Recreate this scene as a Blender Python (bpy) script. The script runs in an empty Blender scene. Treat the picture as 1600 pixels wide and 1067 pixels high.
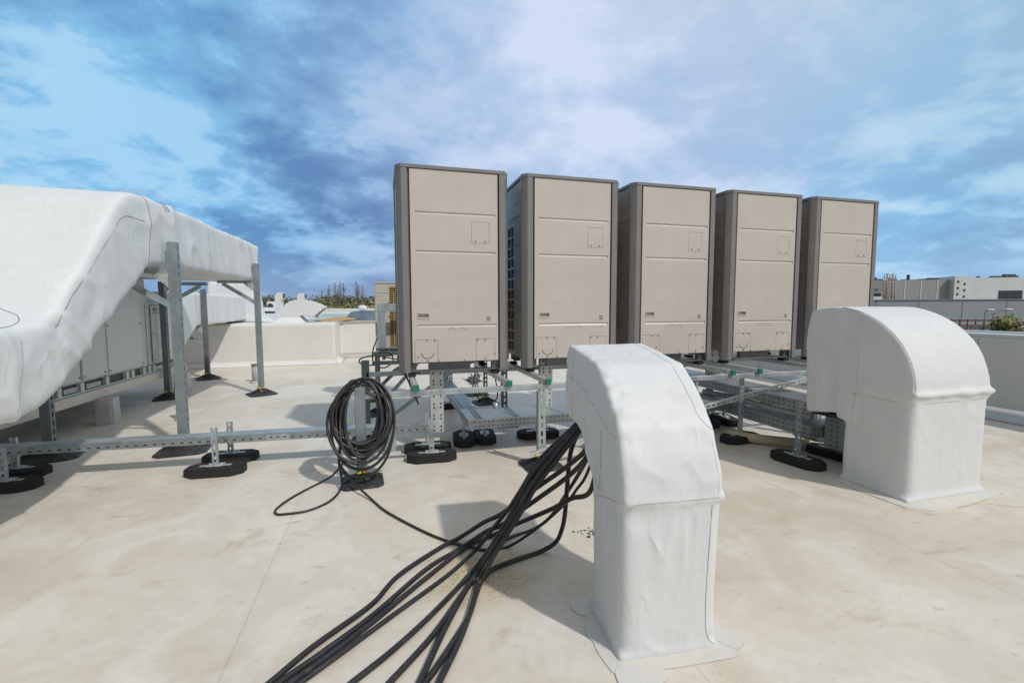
import bpy, bmesh, math, random
from mathutils import Vector, Matrix, noise
from mathutils.bvhtree import BVHTree
random.seed(7)
R = math.radians
scene = bpy.context.scene
COL = scene.collection

# ------------------------------------------------------------------ materials
class NT:
    """tiny helper around a node tree"""
    def __init__(self, nt): self.nt = nt
    def n(self, typ, **kw):
        nd = self.nt.nodes.new(typ)
        for k, v in kw.items():
            if k.startswith('i_'):
                key = k[2:]
                key = int(key) if key.isdigit() else key.replace('_', ' ')
                nd.inputs[key].default_value = v
            else:
                setattr(nd, k, v)
        return nd
    def l(self, a, b): self.nt.links.new(a, b)
    def math(self, op, a, b=None, clamp=False):
        nd = self.nt.nodes.new('ShaderNodeMath'); nd.operation = op; nd.use_clamp = clamp
        for i, v in enumerate((a, b)):
            if v is None: continue
            if isinstance(v, (int, float)): nd.inputs[i].default_value = v
            else: self.l(v, nd.inputs[i])
        return nd.outputs[0]
    def mix(self, fac, a, b, blend='MIX'):
        nd = self.nt.nodes.new('ShaderNodeMix'); nd.data_type = 'RGBA'; nd.blend_type = blend
        for sock, v in ((nd.inputs[0], fac), (nd.inputs[6], a), (nd.inputs[7], b)):
            if isinstance(v, (int, float)): sock.default_value = v
            elif isinstance(v, tuple): sock.default_value = (*v[:3], 1)
            else: self.l(v, sock)
        return nd.outputs[2]
    def ramp(self, fac, lo, hi, a=0.0, b=1.0, smooth=True):
        nd = self.nt.nodes.new('ShaderNodeMapRange')
        nd.interpolation_type = 'SMOOTHSTEP' if smooth else 'LINEAR'
        self.l(fac, nd.inputs[0])
        for i, v in enumerate((lo, hi, a, b)): nd.inputs[i+1].default_value = v
        return nd.outputs[0]
    def noise(self, vec, scale, detail=4, rough=.55, dist=0.0):
        nd = self.n('ShaderNodeTexNoise'); nd.inputs['Scale'].default_value = scale
        nd.inputs['Detail'].default_value = detail; nd.inputs['Roughness'].default_value = rough
        nd.inputs['Distortion'].default_value = dist
        if vec is not None: self.l(vec, nd.inputs['Vector'])
        return nd.outputs['Fac']

def new_mat(name):
    m = bpy.data.materials.new(name); m.use_nodes = True
    t = NT(m.node_tree); b = m.node_tree.nodes['Principled BSDF']
    return m, t, b

def simple(name, col, rough=.5, metal=0.0, var=.12, scale=6.0, bump=0.0, bscale=60.0, dirt=None):
    m, t, b = new_mat(name)
    tc = t.n('ShaderNodeTexCoord')
    nz = t.noise(tc.outputs['Object'], scale, 5)
    lo = tuple(c*(1-var) for c in col); hi = tuple(min(1, c*(1+var)) for c in col)
    c = t.mix(t.ramp(nz, .3, .7), lo, hi)
    if dirt:
        c = t.mix(t.math('MULTIPLY', t.ramp(t.noise(tc.outputs['Object'], scale*2.3, 8, .65), .52, .75), dirt[1]), c, dirt[0])
    t.l(c, b.inputs['Base Color'])
    b.inputs['Metallic'].default_value = metal
    t.l(t.ramp(nz, .2, .8, max(.05, rough-.1), min(1, rough+.1)), b.inputs['Roughness'])
    if bump:
        bp = t.n('ShaderNodeBump'); bp.inputs['Strength'].default_value = bump; bp.inputs['Distance'].default_value = .01
        t.l(t.noise(tc.outputs['Object'], bscale, 4), bp.inputs['Height']); t.l(bp.outputs[0], b.inputs['Normal'])
    return m

M = {}
def roof_material():
    m, t, b = new_mat('roof_membrane')
    tc = t.n('ShaderNodeTexCoord'); P = tc.outputs['Object']
    big = t.noise(P, .55, 6, .6, .6); mid = t.noise(P, 2.1, 7, .62, .8); fine = t.noise(P, 16, 8, .7)
    c = t.mix(t.ramp(big, .32, .68), (.60, .53, .44), (.715, .665, .58))
    c = t.mix(t.math('MULTIPLY', t.ramp(mid, .44, .66), .7), c, (.725, .695, .64))          # pale washed patches
    c = t.mix(t.math('MULTIPLY', t.ramp(t.noise(P, 3.3, 8, .7, 1.4), .50, .70), .40), c, (.52, .44, .33))   # dust blotches
    # old puddle rings
    st = t.n('ShaderNodeMapping'); st.inputs['Scale'].default_value = (1.3, 2.6, 1); t.l(P, st.inputs['Vector'])
    sn = t.noise(st.outputs[0], 1.35, 7, .68, 1.0)
    c = t.mix(t.math('MULTIPLY', t.ramp(sn, .57, .70), .55), c, (.44, .345, .215))
    sn2 = t.noise(st.outputs[0], 5.0, 6, .7, .4)
    c = t.mix(t.math('MULTIPLY', t.ramp(sn2, .61, .73), .55), c, (.34, .265, .17))
    # yellowish dirt gathered where the cables cross
    dx = t.n('ShaderNodeVectorMath'); dx.operation = 'DISTANCE'; t.l(P, dx.inputs[0]); dx.inputs[1].default_value = (.42, 2.08, 0)
    near = t.ramp(t.math('ADD', dx.outputs['Value'], t.math('MULTIPLY', t.math('SUBTRACT', t.noise(P, 9, 4), .5), .35)), .12, .34, 1, 0)
    c = t.mix(t.math('MULTIPLY', near, .55), c, (.52, .41, .23))
    c = t.mix(t.math('MULTIPLY', t.math('MULTIPLY', near, t.ramp(t.noise(P, 60, 5, .7), .50, .64)), .75), c, (.20, .14, .06))
    # scuffs and specks
    c = t.mix(t.math('MULTIPLY', t.ramp(t.noise(P, 55, 3, .5), .68, .78), .30), c, (.22, .18, .13))
    c = t.mix(t.math('MULTIPLY', t.ramp(fine, .35, .75), .18), c, (.42, .36, .30))
    # welded laps between membrane rolls
    sep = t.n('ShaderNodeSeparateXYZ'); t.l(P, sep.inputs[0])
    wob = t.math('MULTIPLY', t.math('SUBTRACT', t.noise(P, .8, 2), .5), .05)
    u = t.math('FRACT', t.math('DIVIDE', t.math('ADD', t.math('ADD', sep.outputs[0], wob), 20.83), 1.62))
    d = t.math('ABSOLUTE', t.math('SUBTRACT', u, .5))
    line = t.ramp(d, .0012, .0045, 1, 0)
    v = t.math('FRACT', t.math('DIVIDE', t.math('ADD', t.math('ADD', sep.outputs[1], wob), 30.0), 6.15))
    dv = t.math('ABSOLUTE', t.math('SUBTRACT', v, .5))
    line = t.math('MAXIMUM', line, t.ramp(dv, .0004, .0012, 1, 0))
    c = t.mix(t.math('MULTIPLY', line, .28), c, (.34, .29, .24))
    t.l(c, b.inputs['Base Color'])
    t.l(t.ramp(mid, .3, .7, .42, .62), b.inputs['Roughness'])
    h = t.math('ADD', t.math('MULTIPLY', t.ramp(d, .0, .03, 0, 1), .25), t.math('ADD', t.math('MULTIPLY', mid, .7), t.math('MULTIPLY', fine, .12)))
    bp = t.n('ShaderNodeBump'); bp.inputs['Strength'].default_value = .28; bp.inputs['Distance'].default_value = .02
    t.l(h, bp.inputs['Height']); t.l(bp.outputs[0], b.inputs['Normal'])
    return m
M['roof'] = roof_material()

def wrap_material(name, col, stain, wr=1.0):
    m, t, b = new_mat(name)
    tc = t.n('ShaderNodeTexCoord'); P = tc.outputs['Object']
    a = t.noise(P, 1.7, 6, .6, .5); f = t.noise(P, 9, 7, .65, .3)
    c = t.mix(t.ramp(a, .3, .7), tuple(x*.95 for x in col), col)
    c = t.mix(t.math('MULTIPLY', t.ramp(f, .55, .8), .28), c, stain)
    # faint run marks down the cloth
    mp = t.n('ShaderNodeMapping'); mp.inputs['Scale'].default_value = (26, 26, 1.1); t.l(P, mp.inputs['Vector'])
    c = t.mix(t.math('MULTIPLY', t.ramp(t.noise(mp.outputs[0], 1, 4), .58, .8), .16), c, stain)
    c = t.mix(t.math('MULTIPLY', t.ramp(t.noise(P, 70, 2), .72, .8), .35), c, (.35, .32, .28))
    t.l(c, b.inputs['Base Color'])
    t.l(t.ramp(f, .3, .7, .50, .66), b.inputs['Roughness']); b.inputs['Specular IOR Level'].default_value = .36
    mp2 = t.n('ShaderNodeMapping'); mp2.inputs['Scale'].default_value = (1, 1, .45); t.l(P, mp2.inputs['Vector'])
    w = t.noise(mp2.outputs[0], 5.5, 5, .5, 1.2)
    mp3 = t.n('ShaderNodeMapping'); mp3.inputs['Scale'].default_value = (1, 1, .55); mp3.inputs['Rotation'].default_value = (.4, .3, .5); t.l(P, mp3.inputs['Vector'])
    rn = t.noise(mp3.outputs[0], 3.6, 2, .45, 1.1)
    ridge = t.math('POWER', t.math('SUBTRACT', 1.0, t.math('ABSOLUTE', t.math('SUBTRACT', t.math('MULTIPLY', rn, 2.0), 1.0))), 14.0)
    ridge = t.math('MULTIPLY', ridge, t.ramp(a, .45, .62))
    w = t.math('ADD', w, t.math('MULTIPLY', ridge, .65))
    bp = t.n('ShaderNodeBump'); bp.inputs['Strength'].default_value = .24*wr; bp.inputs['Distance'].default_value = .03
    t.l(t.math('ADD', t.math('ADD', w, t.math('MULTIPLY', f, .25)), t.math('MULTIPLY', t.noise(P, 38, 4, .6), .07)), bp.inputs['Height']); t.l(bp.outputs[0], b.inputs['Normal'])
    return m
M['wrap'] = wrap_material('white_membrane_wrap', (.685, .70, .715), (.50, .46, .40))
M['wrap_duct'] = wrap_material('white_duct_wrap', (.68, .705, .715), (.55, .54, .51), .55)
M['patch'] = wrap_material('white_membrane_patch', (.66, .64, .60), (.48, .42, .34), .6)
M['curb'] = wrap_material('curb_membrane', (.675, .665, .645), (.48, .43, .36), .5)
M['parapet'] = wrap_material('parapet_membrane', (.60, .60, .585), (.47, .44, .40), .5)

def galv(name, col, rough=.42, metal=.75):
    m, t, b = new_mat(name)
    tc = t.n('ShaderNodeTexCoord'); P = tc.outputs['Object']
    vo = t.n('ShaderNodeTexVoronoi'); vo.inputs['Scale'].default_value = 70; t.l(P, vo.inputs['Vector'])
    nz = t.noise(P, 7, 6, .6, .5)
    c = t.mix(t.ramp(nz, .3, .7), tuple(x*.80 for x in col), tuple(min(1, x*1.12) for x in col))
    sp = t.n('ShaderNodeSeparateColor'); t.l(vo.outputs['Color'], sp.inputs[0])
    c = t.mix(t.math('MULTIPLY', sp.outputs[0], .22), c, tuple(min(1, x*1.3) for x in col))
    c = t.mix(t.math('MULTIPLY', t.ramp(t.noise(P, 3.2, 7, .7), .58, .75), .3), c, (.30, .29, .27))
    t.l(c, b.inputs['Base Color']); b.inputs['Metallic'].default_value = metal
    t.l(t.ramp(nz, .25, .75, rough-.1, rough+.14), b.inputs['Roughness'])
    return m
M['galv'] = galv('galvanised_steel', (.40, .45, .47), .42, .55)
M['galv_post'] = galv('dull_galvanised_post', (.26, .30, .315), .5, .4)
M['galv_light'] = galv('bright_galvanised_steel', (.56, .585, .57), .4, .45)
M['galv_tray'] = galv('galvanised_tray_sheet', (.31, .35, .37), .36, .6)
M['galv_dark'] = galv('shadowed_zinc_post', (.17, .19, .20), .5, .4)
M['hole'] = simple('slot_dark', (.018, .018, .02), .8, var=.05)
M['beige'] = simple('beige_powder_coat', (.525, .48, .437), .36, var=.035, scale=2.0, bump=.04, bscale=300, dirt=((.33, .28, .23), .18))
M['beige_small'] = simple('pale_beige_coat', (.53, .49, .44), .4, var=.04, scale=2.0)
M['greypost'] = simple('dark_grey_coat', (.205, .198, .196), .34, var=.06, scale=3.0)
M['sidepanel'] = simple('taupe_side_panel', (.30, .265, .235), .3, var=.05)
M['basegrey'] = simple('grey_base_steel', (.16, .16, .165), .45, metal=.3, var=.1)
M['grille_dark'] = simple('coil_dark', (.012, .012, .013), .6)
M['screw'] = simple('screw_zinc', (.22, .18, .15), .4, metal=.8)
M['groove'] = simple('panel_gap_dark', (.10, .085, .072), .6)
M['ahu'] = simple('grey_green_panel', (.56, .61, .58), .42, var=.04, scale=1.6, dirt=((.27, .26, .22), .25))
M['ahu_frame'] = simple('grey_green_frame', (.52, .57, .545), .42, var=.05)
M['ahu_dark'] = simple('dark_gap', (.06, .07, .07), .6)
M['cream'] = simple('cream_painted_beam', (.62, .56, .49), .5, var=.06, dirt=((.42, .35, .27), .3))
M['rubber'] = simple('black_rubber_granulate', (.018, .018, .019), .85, var=.3, scale=40, bump=.5, bscale=160)
M['plastic'] = simple('black_plastic', (.030, .030, .031), .5, var=.2, bump=.1, bscale=120, dirt=((.16, .145, .125), .35))
M['yellow'] = simple('yellow_plastic', (.78, .58, .02), .45, var=.05)
M['green'] = simple('green_plastic', (.008, .17, .115), .45, var=.08)
M['cable'] = simple('black_cable_jacket', (.021, .021, .023), .38, var=.2, scale=9, bump=.12, bscale=90, dirt=((.13, .12, .11), .3))
M['seam'] = simple('seam_line', (.17, .16, .15), .6)
M['seam_soft'] = simple('soft_seam_line', (.36, .35, .33), .6)
M['fin'] = simple('bronze_fin', (.13, .085, .02), .5, var=.2, scale=30)
M['finbar'] = simple('yellow_grille_wire', (.55, .44, .17), .45)
M['pipe'] = simple('grey_pipe', (.50, .49, .48), .5, dirt=((.33, .27, .2), .4))
M['pipelid'] = simple('grey_pipe_rim', (.20, .19, .185), .5)
M['foil'] = simple('shiny_foil', (.62, .70, .74), .15, metal=.9, var=.1)
M['tarp'] = simple('blue_grey_tarp', (.085, .125, .17), .45, var=.25, scale=3, bump=.5, bscale=4)
M['plywood'] = simple('plywood', (.52, .30, .10), .6, var=.12, scale=5)
M['sheet_blue'] = simple('pale_blue_sheet', (.36, .46, .50), .4, var=.08)
M['foam'] = simple('pale_yellow_foam', (.50, .42, .27), .7, var=.15, scale=8)
M['bark'] = simple('bark', (.21, .18, .15), .85, var=.25, scale=4)
M['leafA'] = simple('olive_brown_leaves', (.20, .20, .10), .7, var=.4, scale=.35)
M['leafB'] = simple('spring_green_leaves', (.25, .245, .08), .7, var=.35, scale=.35)
M['leafC'] = simple('dark_wood_leaves', (.155, .155, .09), .7, var=.4, scale=.35)
M['leafD'] = simple('blossom_leaves', (.42, .40, .27), .7, var=.3, scale=.5)
M['grass'] = simple('rough_grass', (.085, .09, .035), .9, var=.4, scale=.05)
M['cladding'] = simple('blue_grey_cladding', (.31, .35, .38), .5, var=.05, scale=.05)
M['cladding_joint'] = simple('cladding_joint', (.25, .285, .31), .5)
M['cladding_dark'] = simple('grey_cladding', (.37, .375, .385), .5, var=.08, scale=.04)
M['cladding_white'] = simple('weathered_white_cladding', (.72, .76, .765), .5, var=.06, scale=.05, dirt=((.40, .43, .43), .5))
M['window'] = simple('dark_glazing', (.05, .065, .08), .15)
M['rust'] = simple('red_brown_steel', (.16, .075, .055), .6, var=.25, scale=.6)
M['pipe_rust'] = simple('rusty_pipe', (.34, .27, .235), .6, var=.3, scale=.6)
M['lampgrey'] = simple('lamp_grey_paint', (.12, .14, .15), .5)
M['lampwhite'] = simple('lamp_head_shell', (.62, .64, .64), .4)
M['textblack'] = simple('print_black', (.03, .04, .035), .5)
M['textred'] = simple('print_red', (.22, .12, .10), .5)
M['film'] = simple('crumpled_clear_film', (.55, .54, .52), .25, var=.15, scale=30)
M['debris'] = simple('dark_debris', (.06, .05, .035), .8, var=.3, scale=60)

# ------------------------------------------------------------------ mesh helpers
SPLIT = {'screw', 'latch', 'nut', 'rubber_pad', 'rubber_mount', 'base_beam', 'roof_plant', 'window', 'vent_opening', 'wall_rib', 'lift_plate',
         'corner_rail', 'diagonal_brace', 'diagonal_tie', 'beam', 'knockout', 'panel_gap', 'panel_joint', 'roof_lid', 'lap_seam', 'clip'}
def islands(bm):
    """connected pieces, pieces that touch kept together"""
    left = set(bm.verts); out = []
    while left:
        st = [left.pop()]; grp = set(st)
        while st:
            for e in st.pop().link_edges:
                for v in e.verts:
                    if v in left: left.discard(v); grp.add(v); st.append(v)
        out.append(grp)
    def bb(g): return [min(v.co[i] for v in g)-.004 for i in range(3)]+[max(v.co[i] for v in g)+.004 for i in range(3)]
    L = [(g, bb(g)) for g in out]; done = False
    while not done:
        done = True
        for i in range(len(L)):
            for j in range(i+1, len(L)):
                a, b = L[i][1], L[j][1]
                if all(a[k] <= b[k+3] and b[k] <= a[k+3] for k in range(3)):
                    g = L[i][0] | L[j][0]; L[i] = (g, bb(g)); L.pop(j); done = False; break
            if not done: break
    return [g for g, _ in L]
def obj(name, bm, mats, parent=None, smooth=False, loc=None):
    if name in SPLIT:
        gs = islands(bm)
        if len(gs) > 1:
            last = None
            for g in gs:
                b2 = NB(); mp = {v: b2.verts.new(v.co) for v in g}
                for f in {f for v in g for f in v.link_faces}:
                    nf = b2.faces.new([mp[v] for v in f.verts]); nf.material_index = f.material_index; nf.smooth = f.smooth
                me = bpy.data.meshes.new(name); b2.to_mesh(me); b2.free()
                last = obj_me(name, me, mats, parent, smooth, loc)
            bm.free(); return last
    me = bpy.data.meshes.new(name)
    bm.to_mesh(me); bm.free()
    return obj_me(name, me, mats, parent, smooth, loc)
def obj_me(name, me, mats, parent=None, smooth=False, loc=None):
    if not isinstance(mats, (list, tuple)): mats = [mats]
    for m in mats: me.materials.append(m)
    if smooth:
        for p in me.polygons: p.use_smooth = True
    o = bpy.data.objects.new(name, me); COL.objects.link(o)
    if parent: o.parent = parent
    if loc: o.location = loc
    return o
def tag(o, label, cat, group=None):
    o['label'] = label; o['category'] = cat
    if group: o['group'] = group
    return o
def thing(name, label, cat, loc=(0, 0, 0), rz=0.0, group=None):
    o = bpy.data.objects.new(name, None); COL.objects.link(o)
    o.empty_display_size = .1
    o.location = loc; o.rotation_euler = (0, 0, rz)
    return tag(o, label, cat, group)
def struct(o): o['kind'] = 'structure'; return o
def kids(o): return [c for c in bpy.data.objects if c.parent == o]
def dup(root, loc, rz, label, group=None):
    def cp(o, par):
        c = o.copy(); COL.objects.link(c)
        if par: c.parent = par
        for k in TREE.get(o.name, []): cp(k, c)
        return c
    TREE = {}
    for o in bpy.data.objects:
        if o.parent: TREE.setdefault(o.parent.name, []).append(o)
    r = cp(root, None); r.location = loc; r.rotation_euler = (0, 0, rz)
    r['label'] = label
    if group: r['group'] = group
    return r

def NB(): return bmesh.new()
def box(bm, x0, x1, y0, y1, z0, z1, mi=0, mat=None, bev=0.0, seg=1):
    vs = [bm.verts.new((x, y, z)) for z in (z0, z1) for y in (y0, y1) for x in (x0, x1)]
    fs = [bm.faces.new([vs[i] for i in q]) for q in ((0, 2, 3, 1), (4, 5, 7, 6), (0, 1, 5, 4), (2, 6, 7, 3), (0, 4, 6, 2), (1, 3, 7, 5))]
    for f in fs: f.material_index = mi
    if bev:
        es = list({e for f in fs for e in f.edges})
        r = bmesh.ops.bevel(bm, geom=es, offset=bev, segments=seg, affect='EDGES', profile=.5)
        vs = list({v for f in r['faces'] for v in f.verts} | {v for v in vs if v.is_valid})
        for f in r['faces']: f.material_index = mi
    if mat is not None: bmesh.ops.transform(bm, matrix=mat, verts=[v for v in vs if v.is_valid])
    return vs
def frame_from(p0, p1, up=(0, 0, 1)):
    p0, p1 = Vector(p0), Vector(p1); z = (p1-p0).normalized(); up = Vector(up)
    if abs(z.dot(up)) > .98: up = Vector((0, 1, 0))
    x = up.cross(z).normalized(); y = z.cross(x)
    return Matrix(((x.x, y.x, z.x, p0.x), (x.y, y.y, z.y, p0.y), (x.z, y.z, z.z, p0.z), (0, 0, 0, 1))), (p1-p0).length
def bar(bm, p0, p1, w, h, mi=0, up=(0, 0, 1), bev=0.0):
    """w across, h along 'up'"""
    m, L = frame_from(p0, p1, up)
    return box(bm, -w/2, w/2, -h/2, h/2, 0, L, mi, m, bev)
def prism(bm, poly, a0, a1, axis='x', mi=0, cap=True):
    def P(a, q):
        return (a, q[0], q[1]) if axis == 'x' else ((q[0], a, q[1]) if axis == 'y' else (q[0], q[1], a))
    A = [bm.verts.new(P(a0, q)) for q in poly]; B = [bm.verts.new(P(a1, q)) for q in poly]
    n = len(poly); fs = []
    for i in range(n): fs.append(bm.faces.new((A[i], A[(i+1) % n], B[(i+1) % n], B[i])))
    if cap: fs += [bm.faces.new(A[::-1]), bm.faces.new(B)]
    for f in fs: f.material_index = mi
    return A+B
def recalc(bm): bmesh.ops.recalc_face_normals(bm, faces=bm.faces); return bm
def cyl(bm, p0, p1, r0, r1=None, seg=12, mi=0, cap=True):
    r1 = r0 if r1 is None else r1
    m, L = frame_from(p0, p1)
    A = [bm.verts.new(m @ Vector((r0*math.cos(2*math.pi*i/seg), r0*math.sin(2*math.pi*i/seg), 0))) for i in range(seg)]
    B = [bm.verts.new(m @ Vector((r1*math.cos(2*math.pi*i/seg), r1*math.sin(2*math.pi*i/seg), L))) for i in range(seg)]
    fs = [bm.faces.new((A[i], A[(i+1) % seg], B[(i+1) % seg], B[i])) for i in range(seg)]
    for f in fs: f.smooth = True
    if cap: fs += [bm.faces.new(A[::-1]), bm.faces.new(B)]
    for f in fs: f.material_index = mi
def catmull(pts, n=6, closed=False):
    P = [Vector(p) for p in pts]; out = []
    m = len(P); rng = range(m if closed else m-1)
    for i in rng:
        g = lambda k: P[k % m] if closed else P[max(0, min(m-1, k))]
        p0, p1, p2, p3 = g(i-1), g(i), g(i+1), g(i+2)
        for k in range(n):
            t = k/n
            out.append(.5*((2*p1)+(p2-p0)*t+(2*p0-5*p1+4*p2-p3)*t*t+(3*p1-p0-3*p2+p3)*t*t*t))
    if not closed: out.append(P[-1])
    return out
def tube(bm, pts, r, seg=8, mi=0, closed=False):
    rings = []; n = len(pts); prev = None
    for i, p in enumerate(pts):
        a = pts[(i-1) % n] if (closed or i > 0) else p; b = pts[(i+1) % n] if (closed or i < n-1) else p
        t = (Vector(b)-Vector(a)).normalized()
        if prev is None:
            prev = Vector((0, 0, 1)) if abs(t.z) < .9 else Vector((1, 0, 0))
        x = (prev - t*prev.dot(t)).normalized(); y = t.cross(x); prev = x
        rings.append([bm.verts.new(Vector(p)+x*(r*math.cos(2*math.pi*k/seg))+y*(r*math.sin(2*math.pi*k/seg))) for k in range(seg)])
    for i in range(n if closed else n-1):
        A, B = rings[i], rings[(i+1) % n]
        for k in range(seg):
            f = bm.faces.new((A[k], A[(k+1) % seg], B[(k+1) % seg], B[k])); f.smooth = True; f.material_index = mi
    if not closed:
        for q in (rings[0][::-1], rings[-1]):
            f = bm.faces.new(q); f.material_index = mi
def recess_panel(bm, x0, x1, z0, z1, recs, y=0.0, mi=0, mi_deep=None):
    """front sheet in the plane y with rectangular recesses (x0,x1,z0,z1,depth[,material])"""
    xs = sorted({x0, x1} | {r[0] for r in recs} | {r[1] for r in recs}); zs = sorted({z0, z1} | {r[2] for r in recs} | {r[3] for r in recs})
    nx, nz = len(xs)-1, len(zs)-1
    D = [[0.0]*nz for _ in range(nx)]; MI = [[mi]*nz for _ in range(nx)]; V = [[0.0]*nz for _ in range(nx)]
    for r in recs:
        for i in range(nx):
            for j in range(nz):
                if r[0]-1e-6 <= xs[i] and xs[i+1] <= r[1]+1e-6 and r[2]-1e-6 <= zs[j] and zs[j+1] <= r[3]+1e-6:
                    if len(r) > 5 and r[5] == 'v': V[i][j] = r[4]; continue
                    D[i][j] = r[4]; MI[i][j] = r[5] if len(r) > 5 else mi
    def quad(a, m):
        f = bm.faces.new([bm.verts.new(p) for p in a]); f.material_index = m
    for i in range(nx):
        for j in range(nz):
            if V[i][j]:
                zm = zs[j]+(zs[j+1]-zs[j])*.66; e = y+V[i][j]
                quad(((xs[i], y, zs[j]), (xs[i+1], y, zs[j]), (xs[i+1], e, zm), (xs[i], e, zm)), mi); quad(((xs[i], e, zm), (xs[i+1], e, zm), (xs[i+1], y, zs[j+1]), (xs[i], y, zs[j+1])), mi)
                continue
            d = y+D[i][j]; quad(((xs[i], d, zs[j]), (xs[i+1], d, zs[j]), (xs[i+1], d, zs[j+1]), (xs[i], d, zs[j+1])), MI[i][j])
            if i+1 < nx and D[i][j] != D[i+1][j]:
                a, c = y+D[i][j], y+D[i+1][j]; quad(((xs[i+1], a, zs[j]), (xs[i+1], c, zs[j]), (xs[i+1], c, zs[j+1]), (xs[i+1], a, zs[j+1])), mi)
            if j+1 < nz and D[i][j] != D[i][j+1]:
                a, c = y+D[i][j], y+D[i][j+1]; quad(((xs[i], a, zs[j+1]), (xs[i+1], a, zs[j+1]), (xs[i+1], c, zs[j+1]), (xs[i], c, zs[j+1])), mi)
def remeshed(bm, voxel, smooth=6, factor=.5):
    """weld overlapping closed solids into one rounded cloth-like skin"""
    recalc(bm)
    me = bpy.data.meshes.new('tmp'); bm.to_mesh(me); bm.free()
    o = bpy.data.objects.new('tmp', me); COL.objects.link(o)
    md = o.modifiers.new('r', 'REMESH'); md.mode = 'VOXEL'; md.voxel_size = voxel
    sm = o.modifiers.new('s', 'SMOOTH'); sm.factor = factor; sm.iterations = smooth
    dg = bpy.context.evaluated_depsgraph_get(); dg.update()
    out = bpy.data.meshes.new_from_object(o.evaluated_get(dg))
    bpy.data.objects.remove(o); bpy.data.meshes.remove(me)
    return out
def displace(me, fn):
    me.update()
    nrm = [v.normal.copy() for v in me.vertices]
    for v, n in zip(me.vertices, nrm):
        v.co = v.co + n*fn(v.co, n)
    me.update()
def bvh_of(me):
    return BVHTree.FromPolygons([v.co.copy() for v in me.vertices], [tuple(p.vertices) for p in me.polygons])
def seam(name, me_bvh, pts, r, parent, mat, n=6, closed=False, d=None):
    bm = NB(); P = []
    if d is not None:                                               # straight run dropped onto the cloth along d
        d = Vector(d).normalized(); Q = [Vector(p) for p in pts]; line = []
        for a, b in zip(Q, Q[1:]): line += [a.lerp(b, i/n) for i in range(n)]
        line.append(Q[-1]); raw = []
        for p in line:
            h = me_bvh.ray_cast(p-d*1.5, d)
            if h[0] is not None: raw.append(h[0]-d*r*.75)
        for i in range(len(raw)):
            w = raw[max(0, i-1):i+2]; P.append(sum(w, Vector())/len(w))
        tube(bm, P, r, 5); return obj(name, bm, mat, parent, True)
    for p in catmull(pts, n, closed):
        h = me_bvh.find_nearest(p)
        P.append(h[0] + h[1]*r*.25)
    tube(bm, P, r, 5, closed=closed)
    return obj(name, bm, mat, parent, True)
def crease(x, y, o=0.0):
    """sharp folds of a slack sheet"""
    return (1-abs(noise.noise(Vector((x, y, o)))*2.2))**3 if abs(noise.noise(Vector((x, y, o)))) < .4545 else 0.0
def N3(p, s, o=0.0): return noise.noise(Vector((p[0]*s+o, p[1]*s+o*1.7, p[2]*s-o)))

# slotted channel: web with real slots facing local -Y, flanges running to +Y; length along local Z
def slotted(bm, L, w=.041, d=.041, t=.003, pitch=.05, slot=.03, sw=.014, mat=None, mi=0, z0=0.0, flanges=True):
    vs = []
    s = sw/2
    vs += box(bm, -w/2, -s, 0, t, z0, z0+L, mi); vs += box(bm, s, w/2, 0, t, z0, z0+L, mi)
    z = z0; k = 0
    while z < z0+L-1e-4:
        e = min(z+pitch-slot, z0+L)
        vs += box(bm, -s, s, .0002, t-.0002, z, e, mi); z += pitch
    if flanges:
        vs += box(bm, -w/2, -w/2+t, t, d, z0, z0+L, mi); vs += box(bm, w/2-t, w/2, t, d, z0, z0+L, mi)
    if mat is not None: bmesh.ops.transform(bm, matrix=mat, verts=vs)
def holes(bm, x0, x1, z, y, pitch, w, h, mi=1, face='-y', off=.0015):
    """row of dark punched slots lying just proud of a sheet"""
    n = int((x1-x0)/pitch); st = x0+((x1-x0)-(n-1)*pitch)/2
    for i in range(n):
        x = st+i*pitch
        if face == '-y': q = ((x-w/2, y-off, z-h/2), (x+w/2, y-off, z-h/2), (x+w/2, y-off, z+h/2), (x-w/2, y-off, z+h/2))
        elif face == '-x': q = ((y-off, x+w/2, z-h/2), (y-off, x-w/2, z-h/2), (y-off, x-w/2, z+h/2), (y-off, x+w/2, z+h/2))
        f = bm.faces.new([bm.verts.new(p) for p in q]); f.material_index = mi
# ------------------------------------------------------------------ camera, light, sky
CAM_H = 1.28
def camera():
    pitch, yaw, roll = .0763, .2724, -.0029
    fwd = Vector((math.sin(yaw)*math.cos(pitch), math.cos(yaw)*math.cos(pitch), -math.sin(pitch)))
    rt = Vector((math.cos(yaw), -math.sin(yaw), 0)); up = rt.cross(fwd)
    r2 = rt*math.cos(roll)+up*math.sin(roll); u2 = up*math.cos(roll)-rt*math.sin(roll)
    cd = bpy.data.cameras.new('camera'); cd.lens = 16.0; cd.sensor_width = 36; cd.sensor_fit = 'HORIZONTAL'
    cd.clip_start = .05; cd.clip_end = 5000
    o = bpy.data.objects.new('camera', cd); COL.objects.link(o)
    o.matrix_world = Matrix(((r2.x, u2.x, -fwd.x, 0), (r2.y, u2.y, -fwd.y, 0), (r2.z, u2.z, -fwd.z, CAM_H), (0, 0, 0, 1)))
    scene.camera = o
camera()
SUN_AZ = math.atan2(.55, -.83)          # clockwise from +Y
SUN_EL = R(47)
sd = bpy.data.lights.new('sun', 'SUN'); sd.energy = 2.4; sd.angle = R(1.6); sd.color = (1, .955, .895)
so = bpy.data.objects.new('sun', sd); COL.objects.link(so)
sv = Vector((math.sin(SUN_AZ)*math.cos(SUN_EL), math.cos(SUN_AZ)*math.cos(SUN_EL), math.sin(SUN_EL)))
so.rotation_euler = sv.to_track_quat('Z', 'Y').to_euler()
so.location = (6, -9, 12)

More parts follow.
